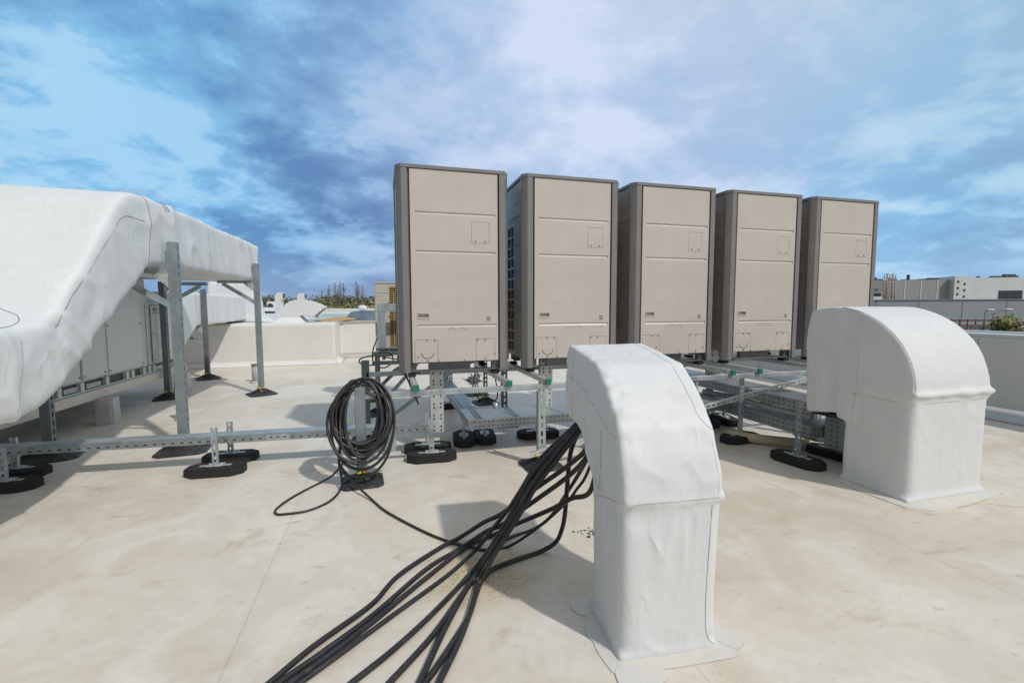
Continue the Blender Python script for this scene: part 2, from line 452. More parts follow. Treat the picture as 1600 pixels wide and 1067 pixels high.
def world():
    w = bpy.data.worlds.new('World'); scene.world = w; w.use_nodes = True
    nt = w.node_tree; nt.nodes.clear(); t = NT(nt)
    out = t.n('ShaderNodeOutputWorld'); bg = t.n('ShaderNodeBackground'); bg.inputs['Strength'].default_value = .1
    t.l(bg.outputs[0], out.inputs[0])
    sky = t.n('ShaderNodeTexSky'); sky.sky_type = 'NISHITA'; sky.sun_disc = False
    sky.sun_elevation = SUN_EL; sky.sun_rotation = SUN_AZ; sky.air_density = 1.0; sky.dust_density = 1.2; sky.ozone_density = 1.5
    tc = t.n('ShaderNodeTexCoord'); D = tc.outputs['Generated']
    sep = t.n('ShaderNodeSeparateXYZ'); t.l(D, sep.inputs[0])
    # clouds lie on a level sheet overhead: divide by height above the horizon
    hz = t.math('ADD', t.math('MAXIMUM', sep.outputs[2], 0.0), .30)
    cx = t.math('DIVIDE', sep.outputs[0], hz); cy = t.math('DIVIDE', sep.outputs[1], hz)
    cb = t.n('ShaderNodeCombineXYZ'); t.l(cx, cb.inputs[0]); t.l(cy, cb.inputs[1])
    def nz(scale, detail, rough, dist, off, rot=0.0, stretch=(1, 1, 1)):
        mp = t.n('ShaderNodeMapping'); mp.inputs['Location'].default_value = off; mp.inputs['Rotation'].default_value = (0, 0, rot)
        mp.inputs['Scale'].default_value = stretch; t.l(cb.outputs[0], mp.inputs['Vector'])
        return t.noise(mp.outputs[0], scale, detail, rough, dist)
    def toward(az, el):
        v = t.n('ShaderNodeVectorMath'); v.operation = 'DOT_PRODUCT'; t.l(D, v.inputs[0])
        v.inputs[1].default_value = (math.sin(az)*math.cos(el), math.cos(az)*math.cos(el), math.sin(el)); return v.outputs['Value']
    def ramp3(fac, c0, c1, c2):
        a = t.mix(t.ramp(fac, 0, .5, smooth=False), c0, c1); return t.mix(t.ramp(fac, .5, 1.0, smooth=False), a, c2)
    def add(*v):
        r = v[0]
        for q in v[1:]: r = t.math('ADD', r, q)
        return r
    mul = lambda a, b: t.math('MULTIPLY', a, b)
    yaw = .2724
    big = t.ramp(nz(1.15, 3, .5, .1, (3.6, 2.2, 0)), .30, .70, smooth=False)
    mid = t.ramp(nz(2.45, 7, .57, .2, (7.3, 2.2, 4), .4, (1, 1.15, 1)), .30, .70, smooth=False)
    fin = t.ramp(nz(8.5, 7, .6, .2, (1.3, 9.2, 2)), .28, .72, smooth=False)
    bright = t.ramp(toward(yaw+R(12), R(30)), .72, .985)           # thin bright veil in the middle of the view
    left = t.math('MAXIMUM', t.ramp(toward(yaw-R(27), R(11)), .86, .985), t.ramp(toward(yaw-R(20), R(38)), .93, .99))             # heavy slate bank low on the left
    edge = t.ramp(toward(yaw+R(5), R(18)), .97, .78)               # clearer, bluer air away from the middle
    n_ = add(mul(big, .44), mul(mid, .40), mul(fin, .16)); n_ = t.ramp(n_, .25, .75)
    k = add(mul(n_, t.math('SUBTRACT', .74, mul(bright, .34))), mul(bright, .62), mul(left, -.25), mul(edge, .12), mul(t.math('SUBTRACT', t.ramp(add(mul(mid, .65), mul(fin, .35)), .42, .60), .5), t.math('SUBTRACT', .17, mul(bright, .13))), .04)
    centre = ramp3(k, (1.25, 2.3, 4.7), (3.1, 4.85, 7.5), (6.6, 7.55, 9.5))
    sides = ramp3(k, (1.15, 2.9, 5.6), (2.5, 5.5, 8.6), (5.3, 7.9, 9.8))
    col = t.mix(edge, centre, sides)
    col = t.mix(.05, col, sky.outputs[0])
    # flat haze-blue band over the horizon, greyer to the left
    hb = t.ramp(sep.outputs[2], .0, .15, 1, 0)
    col = t.mix(mul(hb, .65), col, t.mix(t.ramp(toward(yaw-R(25), 0), .80, .97), (4.1, 6.1, 8.6), (3.1, 4.1, 6.1)))
    # unseen dark grey sky added on the left to cut the fill light
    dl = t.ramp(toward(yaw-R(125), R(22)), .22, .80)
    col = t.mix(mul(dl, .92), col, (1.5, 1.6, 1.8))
    # unseen whiter sky added behind the camera to keep the shade neutral
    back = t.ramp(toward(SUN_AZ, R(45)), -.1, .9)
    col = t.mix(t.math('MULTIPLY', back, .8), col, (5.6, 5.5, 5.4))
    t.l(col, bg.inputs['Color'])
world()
vs = scene.view_settings
vs.view_transform = 'Standard'; vs.look = 'None'; vs.exposure = 0.0; vs.gamma = 1.0; vs.use_curve_mapping = False
scene.cycles.max_bounces = 8

# ------------------------------------------------------------------ setting
bm = NB(); box(bm, -1500, 1500, -1500, 1500, -5.2, -4.6)
struct(obj('ground', bm, M['grass']))
bm = NB(); box(bm, -40, 7.2, -14, 12.6, -4.59, 0)
struct(obj('roof_deck', bm, M['roof']))
# raised roof section: L-shaped block, top edges rounded
Z1 = .93
bm = NB()
def rounded_edge(poly_in, r=.07):
    pass
prism(bm, [(-40, 11.0), (-1.09, 11.0), (-1.09, 12.25), (7.2, 12.25), (7.2, 42), (-40, 42)], -4.58, Z1, 'z')
es = [e for e in bm.edges if all(v.co.z > Z1-.01 for v in e.verts)] + [e for e in bm.edges if abs(e.verts[0].co.x+1.09) < .01 and abs(e.verts[1].co.x+1.09) < .01 and abs(e.verts[0].co.y-e.verts[1].co.y) < .01]
bmesh.ops.bevel(bm, geom=es, offset=.07, segments=4, affect='EDGES', profile=.5)
recalc(bm)
struct(obj('raised_roof', bm, M['curb']))
# membrane fillet along the foot of the raised block
bm = NB()
prism(bm, [(11.0, .0), (10.86, .004), (10.93, .018), (10.98, .07), (11.0, .12)], -40, -1.08, 'x')
prism(bm, [(-1.09, 0), (-.95, .004), (-1.02, .018), (-1.07, .07), (-1.09, .12)], 11.0, 12.25, 'y')
prism(bm, [(12.25, 0), (12.11, .004), (12.18, .018), (12.23, .07), (12.25, .12)], -1.05, 6.6, 'x')
struct(obj('roof_fillet', recalc(bm), M['curb'], smooth=True))

# parapet along the right edge
def parapet(name, label, x0, x1, y0, y1, h):
    bm = NB(); box(bm, x0, x1, y0, y1, -.02, h)
    es = [e for e in bm.edges if all(v.co.z > h-.01 for v in e.verts)]
    bmesh.ops.bevel(bm, geom=es, offset=.05, segments=4, affect='EDGES')
    return tag(obj(name, bm, M['parapet'], smooth=False), label, 'parapet')
pp = parapet('parapet_wall', 'low white membrane parapet running along the right roof edge behind the round-topped hood', 6.64, 7.02, -14, 12.2, .95)
bm = NB(); box(bm, 7.03, 7.5, -14, 12.2, .86, .955); obj('coping_sheet', bm, M['cladding'], pp)
bm = NB(); prism(bm, [(6.64, 0), (6.50, .004), (6.57, .02), (6.62, .07), (6.64, .13)], -14, 12.2, 'y'); obj('base_fillet', recalc(bm), M['parapet'], pp, True)
bm = NB()
for y in (-1.2, .4, 2.0, 3.62, 5.2, 6.8, 8.4, 10): box(bm, 6.637, 6.64, y, y+.006, .12, .90)
obj('lap_seam', bm, M['seam_soft'], pp)
bm = NB(); box(bm, -40, 7.2, 41.6, 42.0, Z1-.01, 1.16, bev=.03)
tag(obj('parapet_wall', bm, M['parapet']), 'distant white parapet at the far edge of the raised roof before the trees', 'parapet')

# neighbouring buildings to the right, beyond the yard
u = Vector((.927, -.375, 0)); v = Vector((.375, .927, 0))      # along / away
def far_box(bm, p, L, W, z0, z1, mi=0, bev=0):
    m = Matrix(((u.x, v.x, 0, p[0]), (u.y, v.y, 0, p[1]), (0, 0, 1, 0), (0, 0, 0, 1)))
    return box(bm, 0, L, 0, W, z0, z1, mi, m)
hall = thing('warehouse', 'long low blue-grey clad hall across the yard on the right, with plain panel walls', 'building', (118, 91, -4.6))
def rel(bm, root): bmesh.ops.translate(bm, vec=-Vector(root.location), verts=bm.verts); return bm
bm = NB(); far_box(bm, (100, 100), 150, 40, -4.6, 2.66); obj('wall', rel(bm, hall), M['cladding'], hall)
bm = NB(); far_box(bm, (99.9, 99.8), 150.2, 40, 2.67, 2.85); obj('roof_edge', rel(bm, hall), M['cladding'], hall)
bm = NB()
for k in range(14): far_box(bm, Vector((100, 100, 0))+u*(6+k*10.3)-v*.06, .22, .05, -4.5, 2.6)
obj('panel_joint', rel(bm, hall), M['cladding_joint'], hall)
fac = thing('factory_building', 'big weathered white and grey factory block with roof pipes far off on the right', 'building', (225, 150, -4.6))
P0 = Vector((185, 165, 0))+u*11
bm = NB(); far_box(bm, P0, 50.5, 60, -4.6, 12.6); obj('grey_wing', rel(bm, fac), M['cladding_dark'], fac)
bm = NB(); far_box(bm, P0+u*50.6-v*2.2, 90, 60, -4.6, 13.2); obj('white_wing', rel(bm, fac), M['cladding_white'], fac)
bm = NB(); far_box(bm, P0+u*48.6-v*2.6, 6.0, 60, -4.6, 13.9); obj('stair_tower', rel(bm, fac), M['cladding_white'], fac)
bm = NB()
for k in range(7): far_box(bm, P0+u*(4+k*6.6)-v*.12, .35, .1, -4, 12.3)
obj('wall_rib', rel(bm, fac), M['cladding_white'], fac)
bm = NB()
for k in range(3): far_box(bm, P0+u*(66.5+k*3.1)-v*2.4, 2.9, .3, 4.0, 7.6)
for k in range(3): far_box(bm, P0+u*(73.5+k*3.2)-v*2.4, 2.8, .3, 1.2, 3.2)
obj('window', rel(bm, fac), M['window'], fac)
bm = NB()
for k in range(4):
    for j in range(2): far_box(bm, P0+u*(49.7+j*2.6)-v*2.75, .7, .2, 3.0+k*2.7-j*1.0, 3.9+k*2.7-j*1.0)
obj('vent_opening', rel(bm, fac), M['ahu_dark'], fac)
bm = NB(); rnd = random.Random(5)
for k in range(34):
    a = rnd.uniform(2, 130); w = rnd.choice((.5, .8, 1.6, 3.0)); h = rnd.uniform(.5, 1.6)
    z = 12.6 if a < 47 else 13.2
    far_box(bm, P0+u*a+v*rnd.uniform(2, 9), w, 1.0, z-.2, z+h*(1.7 if w < .6 else 1))
for a in (68, 70, 73, 75): far_box(bm, P0+u*a+v*3, 2.2, 1.6, 13, 14.2+.7*(a % 2))
obj('roof_plant', rel(bm, fac), M['ahu_dark'], fac)
bm = NB()
for k in range(5):
    p = P0+u*(19.5+k*1.1)-v*4
    cyl(bm, (p.x, p.y, -4), (p.x, p.y, 14.5+.8*(k % 2)), .32 if k % 2 else .2, seg=8)
p = P0+u*19-v*3.7
for k in range(8): far_box(bm, p, 5.6, .5, 5+k*1.4, 5.15+k*1.4)
obj('pipe_tower', rel(bm, fac), M['pipe_rust'], fac)
shed = thing('shed_building', 'small flat white shed with a dark window band beside the factory on the right', 'building', (155, 128, -4.6))
Q = Vector((148, 132, 0))
bm = NB(); far_box(bm, Q, 26, 14, -4.6, 4.5); far_box(bm, Q+u*3+v*2, 12, 6, 6.0, 7.9); obj('wall', rel(bm, shed), M['cladding_white'], shed)
bm = NB(); far_box(bm, Q+u*.3+v*.3, 25.4, 13, 4.5, 5.7); obj('window_band', rel(bm, shed), M['window'], shed)
bm = NB(); far_box(bm, Q-u*.3-v*.3, 26.6, 14.6, 5.7, 6.1); obj('roof', rel(bm, shed), M['cladding_dark'], shed)
# yard, lamp, containers
bm = NB(); far_box(bm, (60, 60), 220, 70, -4.6, -4.55); struct(obj('yard', bm, simple('yard_asphalt', (.11, .105, .10), .85, var=.2, scale=.2)))
lamp = thing('street_lamp', 'tall grey yard lamp with two pale heads behind the right parapet', 'street lamp', (120.4, 64.9, -4.55))
bm = NB(); cyl(bm, (0, 0, 0), (0, 0, 4.0), .14, .10, 8); tube(bm, catmull([(0, 0, 4.0), (.15, -.05, 4.5), (.55, -.2, 4.8)]), .09, 6); obj('pole', bm, M['lampgrey'], lamp)
bm = NB(); tube(bm, catmull([(.2, -.08, 3.5), (1.6, -.6, 4.2), (3.3, -1.25, 4.75)]), .07, 6); obj('arm', bm, M['lampgrey'], lamp)
for x, y, z in ((.95, -.36, 4.86), (4.1, -1.6, 4.95)):
    bm = NB(); bmesh.ops.create_uvsphere(bm, u_segments=12, v_segments=8, radius=1)
    bmesh.ops.transform(bm, matrix=Matrix.Translation((x, y, z)) @ Matrix.Rotation(-.37, 4, 'Z') @ Matrix.Diagonal((.85, .4, .2, 1)), verts=bm.verts)
    obj('lamp_head', bm, M['lampwhite'], lamp, True)
rk = thing('storage_rack', 'red-brown steel storage rack in the yard beyond the right parapet', 'rack', (108, 68, -4.55))
bm = NB()
for k in range(9):
    p = Vector((106, 74, 0))+u*k*3.2
    for w in (0, 2): q = p+v*w; box(bm, q.x-.09, q.x+.09, q.y-.09, q.y+.09, -4.55, -1.7)
for z in (-2.0, -3.1):
    for w in (0, 2):
        a = Vector((106, 74, z))+v*w; bar(bm, a, a+u*26, .16, .3)
obj('rack_frame', rel(bm, rk), M['rust'], rk)
rnd = random.Random(3)
for k in range(6):
    p = Vector((106, 74, 0))+u*(.5+k*4.3)+v*.3
    bm = NB(); far_box(bm, p, 3.2, 1.4, -4.2, -3.3); obj('load', rel(bm, rk), [M['cladding_white'], M['cladding_dark'], M['pipe']][k % 3], rk)

# ------------------------------------------------------------------ trees (leaf clumps round a branching trunk)
def tree_meshes(seed, h, r, n, crown_lo, leaf, dens=1.0):
    rnd = random.Random(seed); bt = NB(); tops = []
    base = Vector((0, 0, 0)); top = Vector((rnd.uniform(-.4, .4), rnd.uniform(-.4, .4), h*.72))
    tube(bt, catmull([base, base.lerp(top, .5)+Vector((.15, .1, 0)), top]), h*.018, 6)
    for k in range(9):
        f = rnd.uniform(crown_lo, .95); a = rnd.uniform(0, 6.28); s = base.lerp(top, f*.9)
        e = s+Vector((math.cos(a)*r*.75, math.sin(a)*r*.75, h*rnd.uniform(.06, .24))); tops.append(e)
        tube(bt, [s, s.lerp(e, .5)+Vector((0, 0, h*.03)), e], h*.006, 4)
    tops += [top, top+Vector((0, 0, h*.15))]
    bl = NB()
    for k in range(n):
        c = rnd.choice(tops); d = Vector((rnd.gauss(0, 1), rnd.gauss(0, 1), rnd.gauss(0, .8)))*r*.36
        p = c+d; out = (p-Vector((0, 0, h*.5))+Vector((rnd.gauss(0, 1), rnd.gauss(0, 1), rnd.gauss(0, 1)+.6))*r*.55).normalized()
        if p.z < h*crown_lo*.8: p.z = h*crown_lo*.8+rnd.uniform(0, .5)
        s = leaf*rnd.uniform(.6, 1.4); q = out.to_track_quat('Z', 'Y').to_matrix() @ Matrix.Rotation(rnd.uniform(0, 6.3), 3, 'Z')
        vs = [bl.verts.new(p+q @ Vector((x*s, y*s, 0))) for x, y in ((-1, -.6), (1, -.5), (.7, .8), (-.8, .6))]
        bl.faces.new(vs)
    a = bpy.data.meshes.new('trunk'); bt.to_mesh(a); bt.free(); b = bpy.data.meshes.new('crown'); bl.to_mesh(b); bl.free()
    return a, b
def poplar_meshes(seed, h, r):
    rnd = random.Random(seed); bt = NB(); tube(bt, [(0, 0, 0), (.05, 0, h*.5), (0, .05, h)], h*.008, 5)
    for k in range(60):
        z = h*rnd.uniform(.22, .9); a = rnd.uniform(0, 6.28); L = h*rnd.uniform(.10, .22)*(1.15-z/h)
        tube(bt, [(0, 0, z), (math.cos(a)*r*.5, math.sin(a)*r*.5, z+L*.6), (math.cos(a)*r*rnd.uniform(.5, 1), math.sin(a)*r*rnd.uniform(.5, 1), z+L*1.3)], h*.0022, 3)
    bl = NB()
    for k in range(90):
        z = h*rnd.uniform(.3, 1); a = rnd.uniform(0, 6.28); q = r*rnd.uniform(0, .9)*(1.2-z/h); s = rnd.uniform(.08, .2)
        p = Vector((math.cos(a)*q, math.sin(a)*q, z)); m = Matrix.Rotation(rnd.uniform(0, 3), 3, 'Z') @ Matrix.Rotation(rnd.uniform(0, 3), 3, 'X')
        bl.faces.new([bl.verts.new(p+m @ Vector((x*s, y*s, 0))) for x, y in ((-1, -.6), (1, -.5), (.7, .8), (-.8, .6))])
    a = bpy.data.meshes.new('trunk'); bt.to_mesh(a); bt.free(); b = bpy.data.meshes.new('crown'); bl.to_mesh(b); bl.free()
    return a, b
def plant_tree(name, label, meshes, mat, loc, s=1.0, rz=0.0, group=None, cat='tree'):
    t = thing(name, label, cat, loc, rz, group); t.scale = (s, s, s)
    for nm, me, mm in (('trunk', meshes[0], M['bark']), ('crown', meshes[1], mat)):
        if me.users == 0 or not me.materials: me.materials.append(mm)
        o = bpy.data.objects.new(nm, me); COL.objects.link(o); o.parent = t
        o.material_slots[0].link = 'OBJECT'; o.material_slots[0].material = mm
    return t
TM = [tree_meshes(11+k, 9.2, 3.6, 2600, .16, .34) for k in range(3)]
BM_ = [tree_meshes(31+k, 4.5, 2.6, 900, .12, .26) for k in range(2)]
PM = [poplar_meshes(51+k, 13.5, 1.25) for k in range(2)]
def dirpt(px, dist):
    a = math.atan((px-800)/711)+.2724; return (math.sin(a)*dist, math.cos(a)*dist)
rnd = random.Random(17)
mats = [M['leafC'], M['leafA'], M['leafC'], M['leafA'], M['leafB']]
G1 = 'woodland trees on the horizon left of the condensers'
for k in range(34):
    px = 330+k*9+rnd.uniform(-3, 3); d = rnd.uniform(165, 190)
    x, y = dirpt(px, d)
    plant_tree('broadleaf_tree', 'far olive-brown woodland tree on the horizon beyond the raised roof', TM[k % 3], mats[k % 4], (x, y, -4.6), rnd.uniform(.84, 1.0)*d/172, rnd.uniform(0, 6), G1)
for k in range(15):
    px = 494+k*7.5+rnd.uniform(-2, 2); d = rnd.uniform(138, 150); x, y = dirpt(px, d)
    plant_tree('spring_bush', 'fresh yellow-green bush in front of the far woodland', BM_[k % 2], M['leafB'], (x, y, -4.6), rnd.uniform(.95, 1.35), rnd.uniform(0, 6), 'yellow-green bushes before the woodland', 'bush')
for k, (px, s) in enumerate(((504, .84), (516, 1.0), (525.5, 1.04), (529, .9), (533, 1.06), (538.5, 1.05), (559, 1.08), (561.5, .98), (568, .96))):
    x, y = dirpt(px, 152); plant_tree('poplar_tree', 'slim bare poplar rising above the far woodland', PM[k % 2], M['leafA'], (x, y, -4.6), s*.95, k*1.3, 'bare poplars above the woodland')
x, y = dirpt(581, 120); plant_tree('blossom_bush', 'pale blossoming bush just left of the small beige outdoor unit', BM_[0], M['leafD'], (x, y, -4.0), 1.15, 1.0, None, 'bush')
for k, (px, d, s) in enumerate(((1573, 128, 1.0), (1569, 130, 1.0))):
    x, y = dirpt(px, d)
    if k == 0: plant_tree('yard_tree', 'loose yellow-green tree beside the yard lamp on the right', BM_[1], M['leafB'], (x, y, -4.6), .80, .4)
for k in range(7):
    x, y = dirpt(1520+k*22+rnd.uniform(-5, 5), rnd.uniform(104, 116))
    plant_tree('hedge_bush', 'low spring-green hedge bush in the yard behind the right parapet', BM_[k % 2], [M['leafB'], M['leafB'], M['leafD']][k % 3], (x, y, -4.6), rnd.uniform(.30, .42), k, 'hedge bushes in the yard', 'bush')
# ------------------------------------------------------------------ condensing units
UX0, UG, UY, UZ, UW, UH, UD = .15, 1.0634, 3.83, .735, .8814, 1.69, .765
def make_condenser():
    t = thing('condensing_unit', '', 'air conditioner', (UX0, UY, UZ), 0, 'tall beige condensing units in a row')
    c = .042
    # chamfered corner posts: front ones run the full height
    for s in (0, 1):
        X = (lambda x: x) if s == 0 else (lambda x: UW-.022-x if x > 0 else UW-.022-x*.75)
        bm = NB()
        poly = [(X(0), 0), (X(.048), 0), (X(.048), .02), (X(.02), .035), (X(-c+.012), .05), (X(-c+.012), .075), (X(-c), .075), (X(-c), c)]
        prism(bm, poly, 0, UH-.028, 'z'); recalc(bm)
        obj('corner_post', bm, M['greypost'], t)
        bm = NB(); box(bm, *sorted((X(-c), X(.02))), UD-.06, UD, 0, UH-.028, bev=.006)
        obj('rear_post', bm, M['greypost'], t)
    # top cap
    bm = NB()
    prism(bm, [(0, -.004), (UW-.022, -.004), (UW+.013, c-.002), (UW+.013, UD), (-c-.004, UD), (-c-.004, c-.002)], UH-.028, UH, 'z'); recalc(bm)
    bmesh.ops.bevel(bm, geom=[e for e in bm.edges if all(v.co.z > UH-.001 for v in e.verts)], offset=.006, segments=2, affect='EDGES')
    obj('top_cap', bm, M['greypost'], t)
    # front panel with rolled grooves, grip and vent slots
    g = .0045
    recs = [(.105, .775, 1.300, 1.324, .010, 'v'), (.105, .775, .985, 1.009, .010, 'v'), (.110, .780, .374, .398, .010, 'v')]
    recs += [(.117, .203, .452, .488, .024)]
    recs += [(.694, .730, z, z+.007, .006, 1) for z in (.424, .438, .452)]
    for x0, x1, z0, z1 in ((.570, .722, 1.075, 1.257), (.085, .278, .088, .272), (.600, .768, .088, .272)):
        w = .0025
        recs += [(x0, x0+w, z0, z1, .004, 1), (x1-w, x1, z0, z1, .004, 1), (x0, x1, z1-w, z1, .004, 1)]
        if z0 > .5: recs.append((x0, x1, z0, z0+w, .004, 1))
    bm = NB()
    recess_panel(bm, .068, .794, .085, UH-.033, recs, 0.004, 0)
    # folded edges of the sheet
    box(bm, .0665, .068, .004, .03, .085, UH-.033); box(bm, .794, .7955, .004, .03, .085, UH-.033); box(bm, .068, .794, .0045, .03, .083, .085)
    fp = obj('front_panel', bm, [M['beige'], M['groove']], t)
    bm = NB()                                                        # raised rim of the grip
    for a in ((.111, .209, .488, .494), (.111, .209, .446, .452), (.111, .117, .452, .488), (.203, .209, .452, .488)): box(bm, a[0], a[1], -.001, .004, a[2], a[3])
    box(bm, .1175, .2025, .003, .026, .4525, .459)
    obj('grip_rim', bm, M['beige_small'], fp)
    bm = NB()
    SC = [(.605, 1.094), (.686, 1.094), (.185, .262), (.252, .262), (.11, .128), (.28, .092), (.50, .094), (.612, .262), (.68, .262), (.765, .14), (.19, .096), (.68, .10)]
    for x, z in SC: cyl(bm, (x, .0038, z), (x, -.0015, z), .0055, seg=8)
    obj('screw', bm, M['screw'], fp)
    bm = NB()                                                        # knock-out outlines
    for cx in (.40, .485):
        tube(bm, [(cx+.032*math.cos(a), .0035, .335+.032*math.sin(a)) for a in [R(q) for q in range(10, 171, 10)]], .0012, 4)
    tube(bm, [(.19+.055*math.cos(R(q)), .0035, .175+.06*math.sin(R(q))) for q in range(195, 346, 10)], .0028, 5)
    obj('knockout', bm, M['groove'], fp)
    # dark gaps each side of the panel, a grey backing, and the base beams
    bm = NB(); box(bm, .047, .0675, .018, .05, .085, UH-.03); box(bm, .796, .8105, .018, .05, .085, UH-.03)
    obj('panel_gap', bm, M['groove'], t)
    bm = NB(); box(bm, .0485, .833, .03, .105, .0, .010); box(bm, .20, .56, .06, .10, .0105, .078); box(bm, .0485, .10, .05, .10, .0105, .078); box(bm, .75, .833, .05, .10, .0105, .078); box(bm, .0485, .833, UD-.08, UD-.03, 0, .078)
    obj('base_beam', bm, M['basegrey'], t)
    bm = NB()
    for x in (.10, .78):
        for y in (.08, UD-.08): box(bm, x-.03, x+.03, y-.03, y+.03, -.012, -.001)
    obj('rubber_mount', bm, M['rubber'], t)
    # flanks: sheet, pressed lines and the coil guard of square openings
    for s in (0, 1):
        bm = NB(); recs = []
        for z in (1.10, 1.35, 1.47): recs.append((.03, .44, z, z+.008, .005))
        for z in (.86, .62, .36): recs.append((.03, .30, z, z+.007, .005))
        for j in range(2 if s == 0 else 4):
            for k in range(12):
                y0 = .335+j*.112 if s == 0 else .12+j*.14
                recs.append((y0, y0+.093, .13+k*.098, .13+k*.098+.082, .055, 1))
        recess_panel(bm, .078, UD-.062, .085, UH-.033, recs, 0.0, 0)
        mt = Matrix(((0, 1, 0, -.032), (1, 0, 0, 0), (0, 0, 1, 0), (0, 0, 0, 1))) if s == 0 else Matrix(((0, -1, 0, UW+.004), (1, 0, 0, 0), (0, 0, 1, 0), (0, 0, 0, 1)))
        bmesh.ops.transform(bm, matrix=mt, verts=bm.verts); recalc(bm)
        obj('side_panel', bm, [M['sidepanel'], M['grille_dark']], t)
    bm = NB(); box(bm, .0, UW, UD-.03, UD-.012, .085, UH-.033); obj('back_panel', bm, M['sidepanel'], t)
    bm = NB(); box(bm, .05, UW-.05, .11, UD-.09, .079, .10); obj('floor_pan', bm, M['basegrey'], t)
    return t
cu = make_condenser()
cu['label'] = 'first condensing unit of the row, overlapping the small beige outdoor unit behind it'
for i, lab in enumerate(('second condensing unit, its dark side grille showing in the gap beside the first',
                         'middle condensing unit of the five, its lower left corner hidden by the front gooseneck hood',
                         'fourth condensing unit, between the middle one and the last one in the row',
                         'last and farthest condensing unit of the row, its lower half hidden by the round-topped hood')):
    dup(cu, (UX0+(i+1)*UG, UY, UZ), 0, lab)

# ------------------------------------------------------------------ big square feet, block feet
def foot_mesh(s=.40):
    bm = NB(); h = s/2; c = .05
    oct_ = [(-h+c, -h), (h-c, -h), (h, -h+c), (h, h-c), (h-c, h), (-h+c, h), (-h, h-c), (-h, -h+c)]
    A = [bm.verts.new((x, y, 0)) for x, y in oct_]; B = [bm.verts.new((x, y, .014)) for x, y in oct_]; C = [bm.verts.new((x*.93, y*.93, .022)) for x, y in oct_]
    D = [bm.verts.new((x*.90, y*.90, .016)) for x, y in oct_]; E = [bm.verts.new((x*.36, y*.36, .05)) for x, y in oct_]; F = [bm.verts.new((x*.24, y*.24, .085)) for x, y in oct_]
    for P, Q in ((A, B), (B, C), (C, D), (D, E), (E, F)):
        for i in range(8): bm.faces.new((P[i], P[(i+1) % 8], Q[(i+1) % 8], Q[i]))
    bm.faces.new(F); bm.faces.new(A[::-1])
    for k in range(8):
        a = k*math.pi/4+.2; m = Matrix.Rotation(a, 4, 'Z'); r = h*.86 if k % 2 else h*.92
        vs = prism(bm, [(.03, .02), (r, .017), (r, .024), (.09, .075), (.03, .09)], -.003, .003, 'y'); bmesh.ops.transform(bm, matrix=m, verts=vs)
    box(bm, -.055, .055, -.045, .045, .07, .10)
    recalc(bm); me = bpy.data.meshes.new('foot_plate'); bm.to_mesh(me); bm.free(); return me
FOOT = foot_mesh(); FOOT.materials.append(M['plastic'])
def collar_mesh():
    bm = NB()
    for s in (-1, 1): box(bm, *sorted((s*.006, s*.05)), -.04, .04, .095, .118, bev=.006)
    me = bpy.data.meshes.new('collar'); bm.to_mesh(me); bm.free(); me.materials.append(M['yellow']); return me
COLLAR = collar_mesh()
def bigfoot(par, x=0, y=0, rz=0, s=1.0, collar=True):
    f = bpy.data.objects.new('foot_plate', FOOT); COL.objects.link(f); f.parent = par; f.location = (x, y, .001); f.rotation_euler = (0, 0, rz); f.scale = (s, s, s)
    if collar:
        c = bpy.data.objects.new('collar', COLLAR); COL.objects.link(c); c.parent = par; c.location = f.location; c.rotation_euler = f.rotation_euler; c.scale = f.scale
    return f
def block_foot(label, x, y, rz=0.0, up=.33, dx=0.0, group='black rubber block feet under the trays'):
    """recycled rubber block with a zinc plate and a slotted upright"""
    t = thing('rubber_block_foot', label, 'support foot', (x, y, 0), rz, group)
    bm = NB(); L, W, H, c = .205, .10, .062, .055
    poly = [(-L, -W+c), (-L+c*1.3, -W), (L-c*1.3, -W), (L, -W+c), (L, W-c), (L-c*1.3, W), (-L+c*1.3, W), (-L, W-c)]
    prism(bm, poly, .001, H, 'z'); recalc(bm)
    bmesh.ops.bevel(bm, geom=[e for e in bm.edges if all(v.co.z > H-.001 for v in e.verts)], offset=.008, segments=2, affect='EDGES')
    obj('block', bm, M['rubber'], t)
    bm = NB(); box(bm, -.11, .11, -.017, .017, H+.001, H+.004); box(bm, -.055, .055, -.042, .042, H+.0045, H+.008)
    for s in (-1, 1): cyl(bm, (s*.04, 0, H+.008), (s*.04, 0, H+.018), .010, seg=6)
    obj('base_plate', bm, M['galv_light'], t)
    bm = NB(); slotted(bm, up-H-.008, .041, .021, .0025, .05, .028, .012, Matrix.Translation((dx, -.01, H+.0085)))
    obj('upright', bm, M['galv'], t)
    bm = NB(); cyl(bm, (dx, -.018, H+.06), (dx, .03, H+.06), .009, seg=6)
    obj('bolt', bm, M['galv_light'], t)
    return t
CT = 'black rubber block feet under the trays'
block_foot('front block foot of the left pair under the long low cable tray', -2.62, 3.99, -.06, .30)
block_foot('rear block foot of the left pair under the long low cable tray', -2.74, 4.29, -.06, .30)
block_foot('front block foot of the middle pair under the long low cable tray, nearest the camera', -1.285, 3.93, -.06, .36)
block_foot('rear block foot of the middle pair, just behind the long low cable tray', -1.27, 4.24, -.06, .33)
block_foot('front block foot at the right end of the long low cable tray', .355, 3.79, -.06, .36)
block_foot('rear block foot at the right end of the long low cable tray', .345, 4.03, -.06, .36)
block_foot('turned block foot at the left end of the wide covered tray under the first unit', .70, 4.22, 1.45, .30)
block_foot('second turned block foot under the wide covered tray, touching the one at its left end', .905, 4.24, 1.45, .24)
block_foot('block foot half hidden behind the black cables under the second unit', 1.43, 4.18, -.1, .24)
block_foot('block foot in the dark behind the cable bundle, turned away from the camera', 1.80, 3.60, 1.35, .62)
block_foot('block foot with a tall slotted upright between the two white hoods', 3.23, 3.51, .1, .62)
